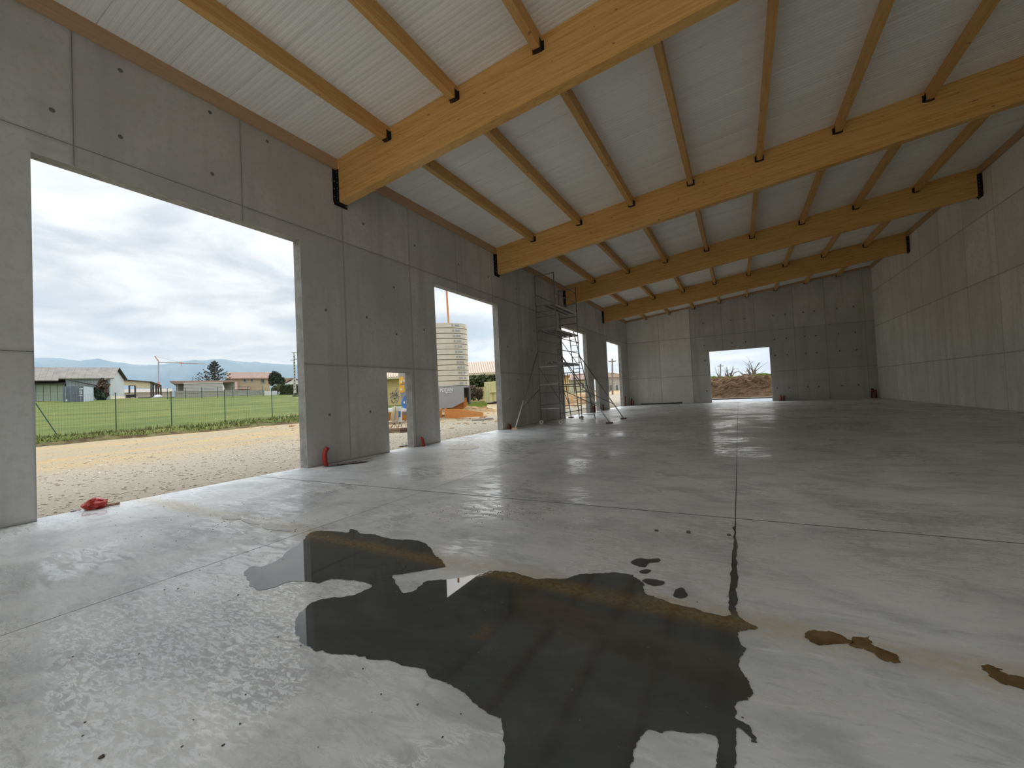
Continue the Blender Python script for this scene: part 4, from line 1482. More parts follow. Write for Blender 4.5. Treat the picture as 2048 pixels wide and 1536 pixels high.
# ------------------------------------------------------------------ conifer
f = Face(430, 126)
f.z = f.uw(430, 790)[1]
G = thing('conifer', 'sparse dark conifer standing behind the block buildings', 'tree', f.loc(), f.rot)
ut, wt = f.uw(428.5, 721.5)
MB().path([(0.0, 0, 0), (0, 0, wt * 0.5), (ut, 0, wt)], [0.28, 0.18, 0.03], 6).build('trunk', 'bark', G)
rr = random.Random(31)
b = MB()
br = MB()
for q in range(46):
    k = 0.30 + 0.69 * q / 46
    wz = wt * k
    ln = (1 - k) * 6.2 * rr.uniform(0.75, 1.1) + 0.25
    a = q * 2.4
    tip = Vector((math.cos(a) * ln, math.sin(a) * ln, wz + 0.28 * ln))
    mid_ = Vector((math.cos(a) * ln * 0.55, math.sin(a) * ln * 0.55, wz - 0.10 * ln))
    st = Vector((ut * k * 0.5, 0, wz))
    br.path([st, mid_, tip], [0.07, 0.05, 0.02], 4)
    for j in range(16):
        s = rr.random()
        pt = st.lerp(mid_, s * 2) if s < 0.5 else mid_.lerp(tip, s * 2 - 1)
        leaf_cloud(b, pt, (0.28, 0.28, 0.16), 2, 0.22, rr)
br.build('branches', 'bark', G)['kind'] = 'stuff'
b.build('needles', 'leaf_conifer', G)

# ------------------------------------------------------------------ block buildings, walls
f = Face(400, 112)
f.z = f.uw(400, 797.5)[1]
G = thing('canopy_building', 'low flat-roofed building with a deep brown eave behind the block shed', 'building', f.loc(), f.rot)
poly_box(f, [(338, 762), (470, 760.5), (470, 764), (352, 768), (346, 767)], -1.0, 8).build('roof', 'tile_roof', G)
quad_box(f, 352, 767, 470, 796, 1.5, 8).build('wall', 'block_wall', G)
for px in (354, 366):
    quad_box(f, px, 766, px + 1.5, 790, 0, 0.2).build('column', 'white_paint', G)
uu, ww = f.uw(385.5, 760)
MB().tube((uu, 2, ww), (uu, 2, f.uw(385, 753)[1]), 0.06, 6).build('flue', 'dark_steel', G)
f = Face(407, 107)
f.z = f.uw(407, 797.5)[1]
G = thing('block_shed', 'unrendered grey block shed behind the low block wall', 'shed', f.loc(), f.rot)
poly_box(f, [(368, 767), (445, 765), (445, 797), (368, 797)], 0, 5).build('wall', 'block_wall', G)
for q in range(5):
    quad_box(f, 368, 769 + q * 3, 445, 769.35 + q * 3, -0.03, 0.0).build('mortar_course', 'pole_concrete', G)
quad_box(f, 367, 765.6, 446, 766.6, -0.1, 5.1).build('coping', 'pole_concrete', G)
u0, w0 = f.uw(445, 767)
u1 = f.uw(449, 773, 4)[0]
MB().add([(u0, 0, 0), (u1, 4, 0), (u1, 4, w0 * 0.75), (u0, 0, w0)], [(0, 1, 2, 3)]).add([], []).build('side_wall', 'pole_concrete', G)
f = Face(435, 105)
f.z = f.uw(435, 797.5)[1]
G = thing('block_wall', 'long low grey block wall at the far side of the green field', 'wall', f.loc(), f.rot)
poly_box(f, [(349, 783), (521, 780.5), (521, 794.5), (349, 798)], 0, 0.3).build('blockwork', 'block_wall', G)
for q in range(4):
    poly_box(f, [(349, 786 + q * 3), (521, 783.3 + q * 2.8), (521, 783.6 + q * 2.8), (349, 786.35 + q * 3)], -0.03, 0.0).build('mortar_course', 'pole_concrete', G)
poly_box(f, [(348, 782.2), (522, 779.8), (522, 780.8), (348, 783.3)], -0.06, 0.36).build('coping', 'pole_concrete', G)
quad_box(f, 521, 779.5, 526, 795, -0.1, 0.5).build('pillar', 'block_wall', G)
quad_box(f, 525, 780, 529, 795, 0.4, 0.9).build('pillar', 'block_wall', G)
f = Face(541, 101)
f.z = f.uw(541, 796)[1]
G = thing('white_gate', 'plain white gate at the end of the block wall', 'gate', f.loc(), f.rot)
quad_box(f, 529.5, 782.5, 554.5, 795.5, 0, 0.15).build('gate_leaf', 'white_paint', G)
for px in (529.5, 554):
    quad_box(f, px - 0.6, 781.5, px + 0.6, 796, -0.1, 0.25).build('gate_post', 'white_paint', G)

# ------------------------------------------------------------------ houses


def tiled_roof(f, G, eave_a, eave_b, ridge_b, ridge_a, v_e, v_r, mat, n, name='roof', r=0.09):
    """Roof slope from eave (at depth v_e) to ridge (at v_r), with rounded tile courses running up the slope."""
    ea, eb = f.uw(*eave_a, v_e), f.uw(*eave_b, v_e)
    ra, rb = f.uw(*ridge_a, v_r), f.uw(*ridge_b, v_r)
    A, B = Vector((ea[0], v_e, ea[1])), Vector((eb[0], v_e, eb[1]))
    Cc, D = Vector((rb[0], v_r, rb[1])), Vector((ra[0], v_r, ra[1]))
    up_ = Vector((0, 0, -0.15))
    ro = MB().hexa([A + up_, B + up_, Cc + up_, D + up_, A, B, Cc, D]).build(name, mat, G)
    for q in range(n):
        k = (q + 0.5) / n
        MB().tube(A.lerp(B, k), D.lerp(Cc, k), r, 5).build('tile_course', mat, ro)
    return ro


f = Face(497, 138)
f.z = f.uw(497, 795)[1]
G = thing('peach_house', 'peach rendered two-storey house with a tiled roof beyond the block wall', 'house', f.loc(), f.rot)
quad_box(f, 452, 756, 540.5, 796, 0, 9).build('walls', 'render_peach', G)
tiled_roof(f, G, (450.5, 757), (542, 756.5), (541, 744.5), (458, 744.8), -0.5, 4.5, 'tile_roof', 26, r=0.12)
tiled_roof(f, G, (450.5, 757.5), (542, 757), (541, 745), (458, 745.3), 9.5, 4.6, 'tile_roof', 4, 'rear_roof')
for (px, py, ww_, hh_) in ((489.5, 761.5, 4, 4.5), (503.5, 761.3, 4, 4.5), (525.5, 762, 6.5, 7)):
    wn_ = quad_box(f, px - ww_ / 2, py - hh_ / 2, px + ww_ / 2, py + hh_ / 2, -0.06, 0.0).build('window', 'glass_dark', G)
    quad_box(f, px - ww_ / 2 - 1, py + hh_ / 2, px + ww_ / 2 + 1, py + hh_ / 2 + 1, -0.14, 0.0).build('sill', 'pole_concrete', wn_)
    for s_ in (-1, 1):
        quad_box(f, px + s_ * (ww_ / 2 + 0.35) - 0.35, py - hh_ / 2 - 0.5, px + s_ * (ww_ / 2 + 0.35) + 0.35, py + hh_ / 2, -0.08, 0.0).build('window_frame', 'pole_concrete', wn_)
quad_box(f, 453, 744, 456.5, 753, 2.0, 3.0).build('chimney', 'render_peach', G)
tiled_roof(f, G, (447, 779.5), (475, 779.5), (475, 762), (447, 761), -5.0, -0.2, 'tile_roof', 10, 'annexe_roof', 0.12)
quad_box(f, 448, 779, 474, 796, -4.6, -0.1).build('annexe_wall', 'render_peach', G)
tiled_roof(f, G, (475, 778.5), (500, 777.5), (500, 773), (475, 773.5), -2.5, -0.1, 'tile_roof', 8, 'porch_roof', 0.1)
f = Face(581, 150)
f.z = f.uw(581, 790)[1]
G = thing('white_house', 'small white house with a brown roof behind the hedge', 'house', f.loc(), f.rot)
poly_box(f, [(572, 770), (586, 757.5), (600, 762), (600, 790), (572, 790)], 0, 8).build('walls', 'white_paint', G)
poly_box(f, [(567, 766.5), (586.5, 756.8), (602, 761), (602, 759.5), (586, 755.8), (568, 757)], -0.4, 8).build('roof', 'tile_roof', G)

# hedges and trees right of the peach house
f = Face(555, 124)
f.z = f.uw(555, 795)[1]
bush('round_tree', 'dark rounded evergreen tree right of the peach house', f, [(551, 755, 13, 15, 0), (562, 763, 9, 10, 0), (543, 760, 7, 12, 0)], 'leaf_dark', 900, 0.34, 41, True, 'tree')
f = Face(556, 108)
f.z = f.uw(556, 795)[1]
bush('olive_bush', 'pale olive bush in front of the dark evergreen', f, [(555, 776, 12, 8, 0), (549, 780, 7, 8, 0)], 'leaf_olive', 700, 0.26, 42)
f = Face(580, 100)
f.z = f.uw(580, 795)[1]
G = thing('clipped_hedge', 'clipped dark green hedge beside the white gate', 'hedge', f.loc(), f.rot)
u0, w1 = f.uw(559, 771)
u1, _ = f.uw(604, 769)
rr = random.Random(43)
b = MB()
for q in range(4200):
    face = rr.random()
    uu = rr.uniform(u0, u1)
    if face < 0.7:
        pt = (uu, rr.uniform(-0.12, 0.1), rr.uniform(0, w1))
    else:
        pt = (uu, rr.uniform(0, 2.5), w1 + rr.uniform(-0.1, 0.08))
    leaf_cloud(b, pt, (0.1, 0.08, 0.1), 1, 0.17, rr)
b.build('foliage', 'leaf_hedge', G)
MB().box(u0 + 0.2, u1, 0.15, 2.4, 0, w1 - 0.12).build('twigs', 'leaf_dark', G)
f = Face(590, 84)
f.z = f.uw(590, 800)[1]
bush('shrub', 'loose green shrub at the field edge beside the opening jamb', f, [(592, 795, 9, 9, 0), (583, 799, 6, 4, 0), (575, 797.5, 6, 3.5, 1)], 'leaf_olive', 380, 0.22, 44, False)
f = Face(589, 92)
f.z = f.uw(590, 797)[1]
G = thing('concrete_pole', 'tall slotted concrete utility pole by the hedge', 'utility pole', f.loc(), f.rot)
ub, _ = f.uw(590.3, 797)
ut, wt = f.uw(588, 705.5)
b = MB()
b.hexa([(ub - 0.28, -0.16, 0), (ub + 0.28, -0.16, 0), (ub + 0.28, 0.16, 0), (ub - 0.28, 0.16, 0), (ut - 0.13, -0.1, wt), (ut + 0.13, -0.1, wt), (ut + 0.13, 0.1, wt), (ut - 0.13, 0.1, wt)])
b.build('shaft', 'pole_concrete', G)
for q in range(12):
    k = 0.18 + q * 0.065
    uu = ub + (ut - ub) * k
    MB().box(uu - 0.07, uu + 0.07, -0.20 + 0.05 * k, 0.0, wt * k, wt * (k + 0.035)).build('slot', 'shade_dark', G)
MB().box(ut - 0.45, ut + 0.45, -0.12, 0.12, wt, wt + 0.12).build('top_plate', 'pole_concrete', G)
for q, (k, s_) in enumerate(((0.86, 1), (0.84, -1))):
    MB().tube((ut, 0, wt * k), (ut + s_ * 0.7, 0, wt * k), 0.05, 5).build('bracket', 'dark_steel', G)

# ------------------------------------------------------------------ self-erecting crane with its ballast, through the second opening
f = Face(884, 32.7)
f.z = terrain(f.o.x, f.o.y)
G = thing('erecting_crane', 'orange crane base carrying a tall stack of cream ballast slabs', 'crane', f.loc(), f.rot)
uc = f.uw(880, 700)[0]
ur_ = f.uw(936.5, 720)[0]
ha, hb = ur_ - uc, 1.7
z0 = f.uw(934, 772)[1]
z1 = f.uw(930, 652)[1]
NS = 12
sh = (z1 - z0) / NS


def plan(n=40, grow=0.0):
    out = []
    for i in range(n):
        a = 2 * math.pi * i / n
        ca, sa = math.cos(a), math.sin(a)
        out.append((uc + (ha + grow) * math.copysign(abs(ca) ** 0.8, ca), (hb + grow) * math.copysign(abs(sa) ** 0.8, sa)))
    return out


slab_b = MB().prism(plan(), 'z', 0.022, sh - 0.022)
slab_me = slab_b.mesh('ballast_slab')
gap_me = MB().prism(plan(grow=-0.07), 'z', -0.022, 0.022).mesh('slab_gap')


def front_at(u):
    s_ = min(1.0, abs((u - uc) / ha))
    th = math.acos(s_ ** (1 / 0.8))
    return -hb * math.sin(th) ** 0.8


for q in range(NS):
    so = link('ballast_slab', slab_me, 'ballast_cream', G, (0, 0, z0 + q * sh))
    link('slab_gap', gap_me, 'ballast_gap', so, (0, 0, 0))
    for (p0_, p1_) in ((905.5 + q * -0.15, 909 + q * -0.15), (910, 919)):
        ua, ub_ = f.uw(p0_ + (11 - q) * 0.9, 700)[0], f.uw(p1_ + (11 - q) * 0.9, 700)[0]
        va, vb = front_at(ua), front_at(ub_)
        MB().hexa([(ua, va - 0.02, 0.12), (ub_, vb - 0.02, 0.12), (ub_, vb + 0.05, 0.12), (ua, va + 0.05, 0.12),
                   (ua, va - 0.02, sh - 0.12), (ub_, vb - 0.02, sh - 0.12), (ub_, vb + 0.05, sh - 0.12), (ua, va + 0.05, sh - 0.12)]).build('stencil_label', 'label_grey', so)
# grey ballast frame with lettering
vF = -1.75
poly_box(f, [(836, 773), (927.5, 772), (928.5, 803), (904, 815.5), (880, 817), (836, 818)], vF, vF + 0.12).build('front_panel', 'ballast_grey', G)
poly_box(f, [(836, 773), (936.5, 772), (938.5, 799), (932, 808), (880, 816), (836, 817)], 0.9, 1.1).build('rear_panel', 'ballast_grey_dark', G)
uA_, _ = f.uw(927, 790, vF)
uB_, wB = f.uw(937.5, 772, 0.9)
_, wb_ = f.uw(932, 809, 0.0)
MB().box(uA_ - 3.2, uB_ - 0.15, vF + 0.2, 0.9, z0 - 0.14, z0 - 0.02).build('deck_plate', 'ballast_grey', G)
MB().hexa([(uB_ - 0.12, -0.9, wb_), (uB_, -0.9, wb_), (uB_, 0.9, wb_), (uB_ - 0.12, 0.9, wb_), (uB_ - 0.12, -0.9, z0), (uB_, -0.9, z0), (uB_, 0.9, z0), (uB_ - 0.12, 0.9, z0)]).build('side_panel', 'ballast_grey_dark', G)
tc = bpy.data.curves.new('lettering', 'FONT')
tc.body = 'POTAIN'
tc.extrude = 0.008
tc.offset = 0.012
tc.shear = 0.12
tl, tb = f.uw(879.5, 783.5, vF)
tr, tt = f.uw(905.5, 774.8, vF)
tc.size = 0.40
tc.materials.append(MATS['white_paint'])
to = bpy.data.objects.new('lettering', tc)
COL.objects.link(to)
to.parent = G
to.location = (tl, vF - 0.012, tb)
to.rotation_euler = (math.pi / 2, 0, 0)
bpy.context.view_layer.update()
tw = max(0.01, to.dimensions.x)
tsc = ((tr - tl) / tw, (tt - tb) / max(0.01, to.dimensions.y) * 0.92, 1)
tme = bpy.data.meshes.new_from_object(to)
tloc, trot = to.location.copy(), to.rotation_euler.copy()
bpy.data.objects.remove(to)
to = link('lettering', tme, None, G)
to.location, to.rotation_euler, to.scale = tloc, trot, tsc
to['label'] = 'white lettering on the grey ballast panel'
a_, b2 = f.uw(893, 785.2, vF), f.uw(904.5, 784, vF)
ar = MB().box(a_[0], b2[0], vF - 0.02, vF - 0.001, a_[1] - 0.02, a_[1] + 0.03)
ar.prism([(a_[0] - 0.12, a_[1] + 0.005), (a_[0] + 0.05, a_[1] + 0.08), (a_[0] + 0.05, a_[1] - 0.07)], 'y', vF - 0.02, vF - 0.001)
ar.build('arrow_mark', 'white_paint', G)
# orange chassis and outriggers
poly_box(f, [(900, 812), (930, 797), (931, 795), (933, 795), (934, 812), (926, 818), (880, 819)], -1.2, -0.7).build('chassis_bracket', 'orange_paint', G)
poly_box(f, [(926.5, 794), (930, 794.5), (931, 815), (927, 815)], -1.35, -1.2).build('hinge_plate', 'orange_paint', G)


def arm(pts, name='outrigger', thick=0.28):
    """pts: (px, py, dist) corners in order root-top, tip-top, tip-bottom, root-bottom."""
    W_ = []
    for (px, py, D_) in pts:
        dd = ray(px, py)
        k = D_ / math.hypot(dd.x, dd.y)
        W_.append(CAM + dd * k)
    hh_ = f.h * thick
    inv = Matrix.Translation(Vector(f.loc())) @ Matrix.Rotation(f.rot, 4, 'Z')
    inv = inv.inverted()
    A = [inv @ w for w in W_] + [inv @ (w + hh_) for w in W_]
    return MB().add(A, [(0, 1, 2, 3), (7, 6, 5, 4), (0, 4, 5, 1), (1, 5, 6, 2), (2, 6, 7, 3), (3, 7, 4, 0)]).build(name, 'orange_paint', G)


arm([(889, 818.5, 29.6), (920, 818, 28.6), (920, 835.5, 28.6), (889, 838, 29.6)])
arm([(920, 818, 28.6), (967, 825, 26.7), (967, 832.5, 26.7), (920, 835.5, 28.6)])
arm([(884, 818.5, 30.4), (760, 826, 28.2), (760, 842, 28.2), (884, 838, 30.4)])
arm([(889, 817, 29.6), (893, 817, 29.5), (893, 838.5, 29.5), (889, 838.5, 29.6)], 'flange', 0.5)
arm([(964.5, 832, 26.7), (966.5, 832, 26.7), (966.5, 841, 26.6), (964.5, 841, 26.6)], 'jack_leg', 0.1)
arm([(961, 839, 26.6), (971, 839.5, 26.5), (971, 841, 26.5), (961, 841, 26.6)], 'jack_foot', 0.3)
# mast
A_, B_ = f.uw(897.5, 650, 0.5), f.uw(892, 560, 0.5)
dirv = Vector((B_[0] - A_[0], 0, B_[1] - A_[1]))
MB().tube((A_[0], 0.5, z1 - 0.2), (A_[0] + dirv.x * 1.6, 0.5, A_[1] + dirv.z * 1.6), 0.075, 8).build('mast', 'orange_paint', G)
# hoist unit seen through the doorway
fh = Face(802, 27.5)
fh.z = f.z


def hoist(pix, v0, v1, name, mat):
    b = MB()
    inv = (Matrix.Translation(Vector(f.loc())) @ Matrix.Rotation(f.rot, 4, 'Z')).inverted() @ (Matrix.Translation(Vector(fh.loc())) @ Matrix.Rotation(fh.rot, 4, 'Z'))
    poly_box(fh, pix, v0, v1, b)
    b.v = [tuple(inv @ Vector(v)) for v in b.v]
    return b.build(name, mat, G)


hoist([(796, 742), (812, 742), (813, 752), (816, 830), (806, 830), (799, 765)], 0.6, 0.8, 'mast_frame', 'crane_grey')
hoist([(798.5, 753.5), (806.5, 753), (808, 760), (809, 767), (799.5, 770), (797.5, 765)], -0.2, 0.4, 'hoist_motor', 'yellow_paint')
hoist([(799, 771), (808.5, 770), (809.5, 783), (801, 785.5), (797.5, 783)], -0.3, 0.4, 'hoist_gearbox', 'yellow_paint')
hoist([(806, 759), (809.5, 759), (809.5, 764), (806, 764)], -0.35, -0.2, 'motor_cap', 'cream')
hoist([(801, 761.5), (804, 761.5), (804, 766), (801, 766)], -0.25, -0.2, 'motor_box', 'white_paint')
hoist([(801, 777), (803.5, 777), (803.5, 781), (801, 781)], -0.35, -0.3, 'plate', 'white_paint')
hoist([(802, 806), (806.5, 796), (812, 788), (818, 788), (818, 819), (810, 818), (804, 812)], -0.4, -0.1, 'drum_cheek', 'blue_paint')
hoist([(807, 802.5), (810, 802.5), (810, 807), (807, 807)], -0.45, -0.4, 'axle_nut', 'white_paint')
hoist([(770, 818), (815, 817), (815, 823), (770, 824)], -0.6, 0.8, 'cover_plate', 'white_paint')

# switch cabinet on legs with its cable coil
f = Face(795, 22.0)
f.z = terrain(f.o.x, f.o.y)
G = thing('switch_cabinet', 'white electrical cabinet on thin legs with a hanging cable coil', 'cabinet', f.loc(), f.rot)
quad_box(f, 783.5, 814, 804.5, 844, 0, 0.25).build('body', 'white_paint', G)
for q in range(3):
    quad_box(f, 796.7, 822.5 + q * 4, 801.3, 826 + q * 4, -0.015, 0).build('socket', 'blue_paint', G)
ua, wa = f.uw(789.5, 812)
ub_, wb_ = f.uw(788.5, 843)
cb = MB()
for q in range(5):
    off = (q - 2) * 0.035
    cb.path([(ua + off * 0.2, -0.05 - 0.01 * q, wa), (ua - 0.10 + off, -0.06 - 0.01 * q, (wa + wb_) / 2), (ub_ - 0.10 + off, -0.06 - 0.01 * q, wb_ + 0.08), (ub_ + off * 0.4, -0.06 - 0.01 * q, wb_),
             (ub_ + 0.10 + off, -0.06 - 0.01 * q, wb_ + 0.08), (ua + 0.09 + off, -0.06 - 0.01 * q, (wa + wb_) / 2), (ua + 0.02 + off * 0.2, -0.05 - 0.01 * q, wa)], 0.018, 6)
cb.build('cable_coil', 'cable_cream', G, True)
for (xa, ya, xb, yb) in ((788.5, 843, 788.5, 856), (788.5, 846, 782, 856), (788.5, 846, 795, 856), (800.5, 843, 804, 855), (799, 843, 797, 856)):
    A_, B_ = f.uw(xa, ya, 0.1), f.uw(xb, yb, 0.1)
    MB().tube((A_[0], 0.1, A_[1]), (B_[0], 0.1, max(0, B_[1])), 0.014, 6).build('leg', 'dark_steel', G)
for lab, x0_, x1_, y0_, y1_, D_, mt in (('pinkish timber sleeper on the gravel outside the doorway', 774, 799.5, 859.5, 866, 20.6, 'timber_block'),
                                        ('dark brown timber block beside the pinkish sleeper outside the doorway', 799.7, 818, 859, 866, 20.2, 'foot_brown')):
    f = Face((x0_ + x1_) / 2, D_)
    f.z = terrain(f.o.x, f.o.y)
    g = thing('timber_block', lab, 'timber', f.loc(), f.rot, 'timber blocks outside the doorway')
    u0, _ = f.uw(x0_, y0_)
    u1, _ = f.uw(x1_, y0_)
    bo = MB().box(u0, u1, 0, 0.25, 0, 0.22).build('beam', mt, g)
    MB().box(u0, u1, -0.008, 0.258, 0.085, 0.095).build('seam', 'shade_dark', g)
g = thing('spacer_comb', 'white toothed spacer strip on the gravel just outside the doorway', 'spacer', (-0.72, 10.55, terrain(-0.72, 10.55)), Face(810, 12).rot)
MB().box(-0.30, 0.45, -0.01, 0.01, 0.0, 0.03).build('strip', 'rubber', g)
for q in range(6):
    MB().prism([(-0.24 + q * 0.12, 0.02), (-0.16 + q * 0.12, 0.02), (-0.18 + q * 0.12, 0.12), (-0.22 + q * 0.12, 0.12)], 'y', -0.008, 0.008).build('tooth', 'white_paint', g)
f = Face(968, 26.2)
f.z = terrain(f.o.x, f.o.y)
G = thing('plank_pad', 'grey planks laid under the crane outrigger foot', 'planks', f.loc(), f.rot)
for q, (xa, xb, ya) in enumerate(((944, 970, 841), (964, 986, 838))):
    u0, u1 = f.uw(xa, 842)[0], f.uw(xb, 842)[0]
    MB().box(u0, u1, -0.4 + q * 0.25, -0.18 + q * 0.25, 0, 0.10 + 0.02 * q).build('plank', 'plank_grey', G)

# ------------------------------------------------------------------ yellow house, hedge, skip beyond the crane
f = Face(880, 58)
f.z = terrain(f.o.x, f.o.y)
G = thing('yellow_house', 'long yellow rendered house with pale clay tiles behind the crane', 'house', f.loc(), f.rot)
quad_box(f, 740, 752, 1012, 812, 0, 9).build('walls', 'render_yellow', G)
tiled_roof(f, G, (735, 757), (1016, 744.5), (1008, 722), (742, 734), -0.8, 5, 'tile_pale', 58, r=0.14)
poly_box(f, [(735, 757), (1016, 744.5), (1016, 747.5), (735, 760)], -0.85, -0.7).build('fascia', 'cream', G)
f = Face(952, 53)
f.z = terrain(f.o.x, f.o.y)
bush('evergreen_hedge', 'tall dark evergreen shrubs under the eave of the yellow house', f, [(945, 765, 16, 16, 0), (965, 762, 16, 15, 0.5), (985, 764, 14, 17, 0.5), (936, 768, 10, 14, 0)], 'leaf_hedge', 900, 0.2, 51, False)
f = Face(948, 50.5)
f.z = terrain(f.o.x, f.o.y)
bush('bare_bush', 'greyish brown bare bush in front of the evergreen shrubs', f, [(946, 785, 12, 18, 0), (958, 788, 10, 15, 0.3), (936, 790, 9, 14, 0)], 'leaf_brown', 700, 0.13, 52, False)
f = Face(785, 50)
f.z = terrain(f.o.x, f.o.y)
bush('bare_bush', 'pale bare shrub before the yellow wall seen through the doorway', f, [(786, 795, 9, 16, 0), (793, 790, 6, 20, 0)], 'bark_pale', 130, 0.09, 53, False)
f = Face(985, 49.5)
f.z = f.uw(985, 808)[1]
G = thing('roll_off_skip', 'pale yellow ribbed steel skip parked beyond the crane', 'skip', f.loc(), f.rot)
u0, w1 = f.uw(968.5, 764.5)
u1, w2 = f.uw(1012, 756)
MB().hexa([(u0, 0, 0.15), (u1, -1.6, 0.25), (u1, 0.4, 0.25), (u0, 2.2, 0.15), (u0, 0, w1), (u1, -1.6, w1 + 0.1), (u1, 0.4, w1 + 0.1), (u0, 2.2, w1)]).build('body', 'pale_yellow', G)
for q in range(9):
    k = (q + 0.2) / 9
    uu, vv = u0 + (u1 - u0) * k, -1.6 * k
    MB().box(uu - 0.07, uu + 0.07, vv - 0.09, vv + 0.05, 0.2, w1 - 0.02).build('rib', 'pale_yellow', G)
MB().box(u0 + 0.6, u0 + 0.85, -0.75, -0.2, 0.2, 1.5).build('frame', 'pale_yellow', G)
MB().box(u0 + 0.6, u0 + 2.4, -1.0, -0.7, 1.35, 1.55).build('frame', 'pale_yellow', G)
MB().box(u0 + 1.0, u0 + 2.4, -0.9, 0, 0.0, 0.3).build('undercarriage', 'rubber', G)
rr = random.Random(61)
b = MB()
f = Face(950, 46)
for q in range(1500):
    px = rr.uniform(930, 972)
    D_ = rr.uniform(42, 49)
    fq = Face(px, D_)
    zz = terrain(fq.o.x, fq.o.y)
    h_ = rr.uniform(0.1, 0.35)
    b.add([(fq.o.x - 0.04, fq.o.y, zz), (fq.o.x + 0.04, fq.o.y, zz), (fq.o.x + rr.gauss(0, 0.08), fq.o.y + rr.gauss(0, 0.08), zz + h_)], [(0, 1, 2)])
tag(b.build('grass', 'weed_green'), 'strip of fresh green grass before the bare bushes', 'grass', kind='stuff')


# ------------------------------------------------------------------ soil heaps


def heap(name, label, cx_, cy_, rx, ry, h, mat, seed, rough=0.3, cat='soil heap', flat=0.5, n=64):
    b = MB()
    for j in range(n + 1):
        for i in range(n + 1):
            a, c = 2 * i / n - 1, 2 * j / n - 1
            d_ = math.sqrt(a * a + c * c)
            k = 1 - sst(flat, 1.0, d_)
            x_, y_ = cx_ + a * rx, cy_ + c * ry
            nz = mnoise.fractal((x_ * 0.9, y_ * 0.9, seed), 0.8, 2.1, 5)
            n2_ = abs(mnoise.fractal((x_ * 2.2, y_ * 2.2, seed + 5), 0.8, 2.1, 4))
            b.v.append((x_, y_, terrain(x_, y_) - 0.08 + k * (h + rough * nz * 0.6) + k * rough * (0.35 - n2_)))
    for j in range(n):
        for i in range(n):
            q = j * (n + 1) + i
            b.f.append((q, q + 1, q + n + 2, q + n + 1))
    return tag(b.build(name, mat), label, cat)


heap('soil_mound', 'brown soil mound filling the view through the end wall opening', 9.2, 47.0, 12.5, 6.9, 1.62, 'mound_soil', 3.0, 0.5, 'soil heap', 0.62, 120)
heap('soil_heap', 'low ochre soil heap outside the opening behind the scaffold', -6.5, 36.8, 4.0, 4.2, 0.6, 'orange_soil', 5.0, 0.35)
heap('soil_heap', 'ochre soil ridge outside the last side opening', -9.5, 47.5, 5.0, 6.0, 0.55, 'orange_soil', 8.0, 0.35)
heap('soil_heap', 'rutted ochre soil heap beyond the crane outrigger', -12.5, 29.8, 4.5, 2.6, 0.32, 'orange_soil', 11.0, 0.3)
rr = random.Random(71)
b = MB()
for q in range(7000):
    x_ = rr.uniform(3.5, 15)
    y_ = rr.uniform(46.6, 52.0)
    nn_ = mnoise.noise((x_ * 0.5, y_ * 0.35, 2.0))
    if nn_ < 0.0:
        continue
    h_ = rr.uniform(0.08, 0.26) * (0.6 + nn_)
    zz = terrain(x_, y_) + 1.60 + 0.22 * nn_
    b.add([(x_ - 0.05, y_, zz), (x_ + 0.05, y_, zz), (x_ + rr.gauss(0, 0.1), y_ + rr.gauss(0, 0.1), zz + h_)], [(0, 1, 2)])
tag(b.build('weeds', 'weed_green'), 'fresh green weeds growing on top of the soil mound', 'weeds', kind='stuff')


# ------------------------------------------------------------------ bare trees and poles beyond the end wall


def bare_tree(name, label, f, base, limbs, seed, depth=4, r0=0.30, mat='bark_pale', group=None):
    rr = random.Random(seed)
    G = thing(name, label, 'tree', f.loc(), f.rot, group)
    tr_ = MB()
    br = MB()
    u0, _ = f.uw(*base)

    def grow(p_, d_, ln, r, lev):
        pts, rs = [p_], [r]
        q = p_
        dd = d_.copy()
        for s in range(3):
            dd = (dd + Vector((rr.gauss(0, 0.16), rr.gauss(0, 0.16), rr.gauss(0.04, 0.12)))).normalized()
            q = q + dd * ln / 3
            pts.append(q)
            rs.append(r * (1 - 0.2 * (s + 1)))
        br.path(pts, rs, 4)
        if lev > 0:
            for s in range(rr.choice((2, 3))):
                st = pts[rr.choice((1, 2, 3))]
                nd = (dd + Vector((rr.gauss(0, 0.6), rr.gauss(0, 0.6), rr.gauss(0.12, 0.4)))).normalized()
                grow(st, nd, ln * rr.uniform(0.5, 0.75), rs[-1] * 0.85, lev - 1)
    tr_.path([(u0, 0, -0.3), (u0 + 0.1, 0, 0.8), (u0, 0, 1.7)], [r0 * 1.3, r0, r0 * 1.15], 7)
    tr_.build('trunk', mat, G)
    for (px, py) in limbs:
        e = f.uw(px, py)
        tgt = Vector((e[0], rr.uniform(-1, 1), e[1]))
        st = Vector((u0, 0, 1.5))
        dl = tgt - st
        grow(st, dl.normalized(), dl.length * 0.62, r0 * 0.55, depth)
    o = br.build('branches', mat, G)
    o['kind'] = 'stuff'
    return G


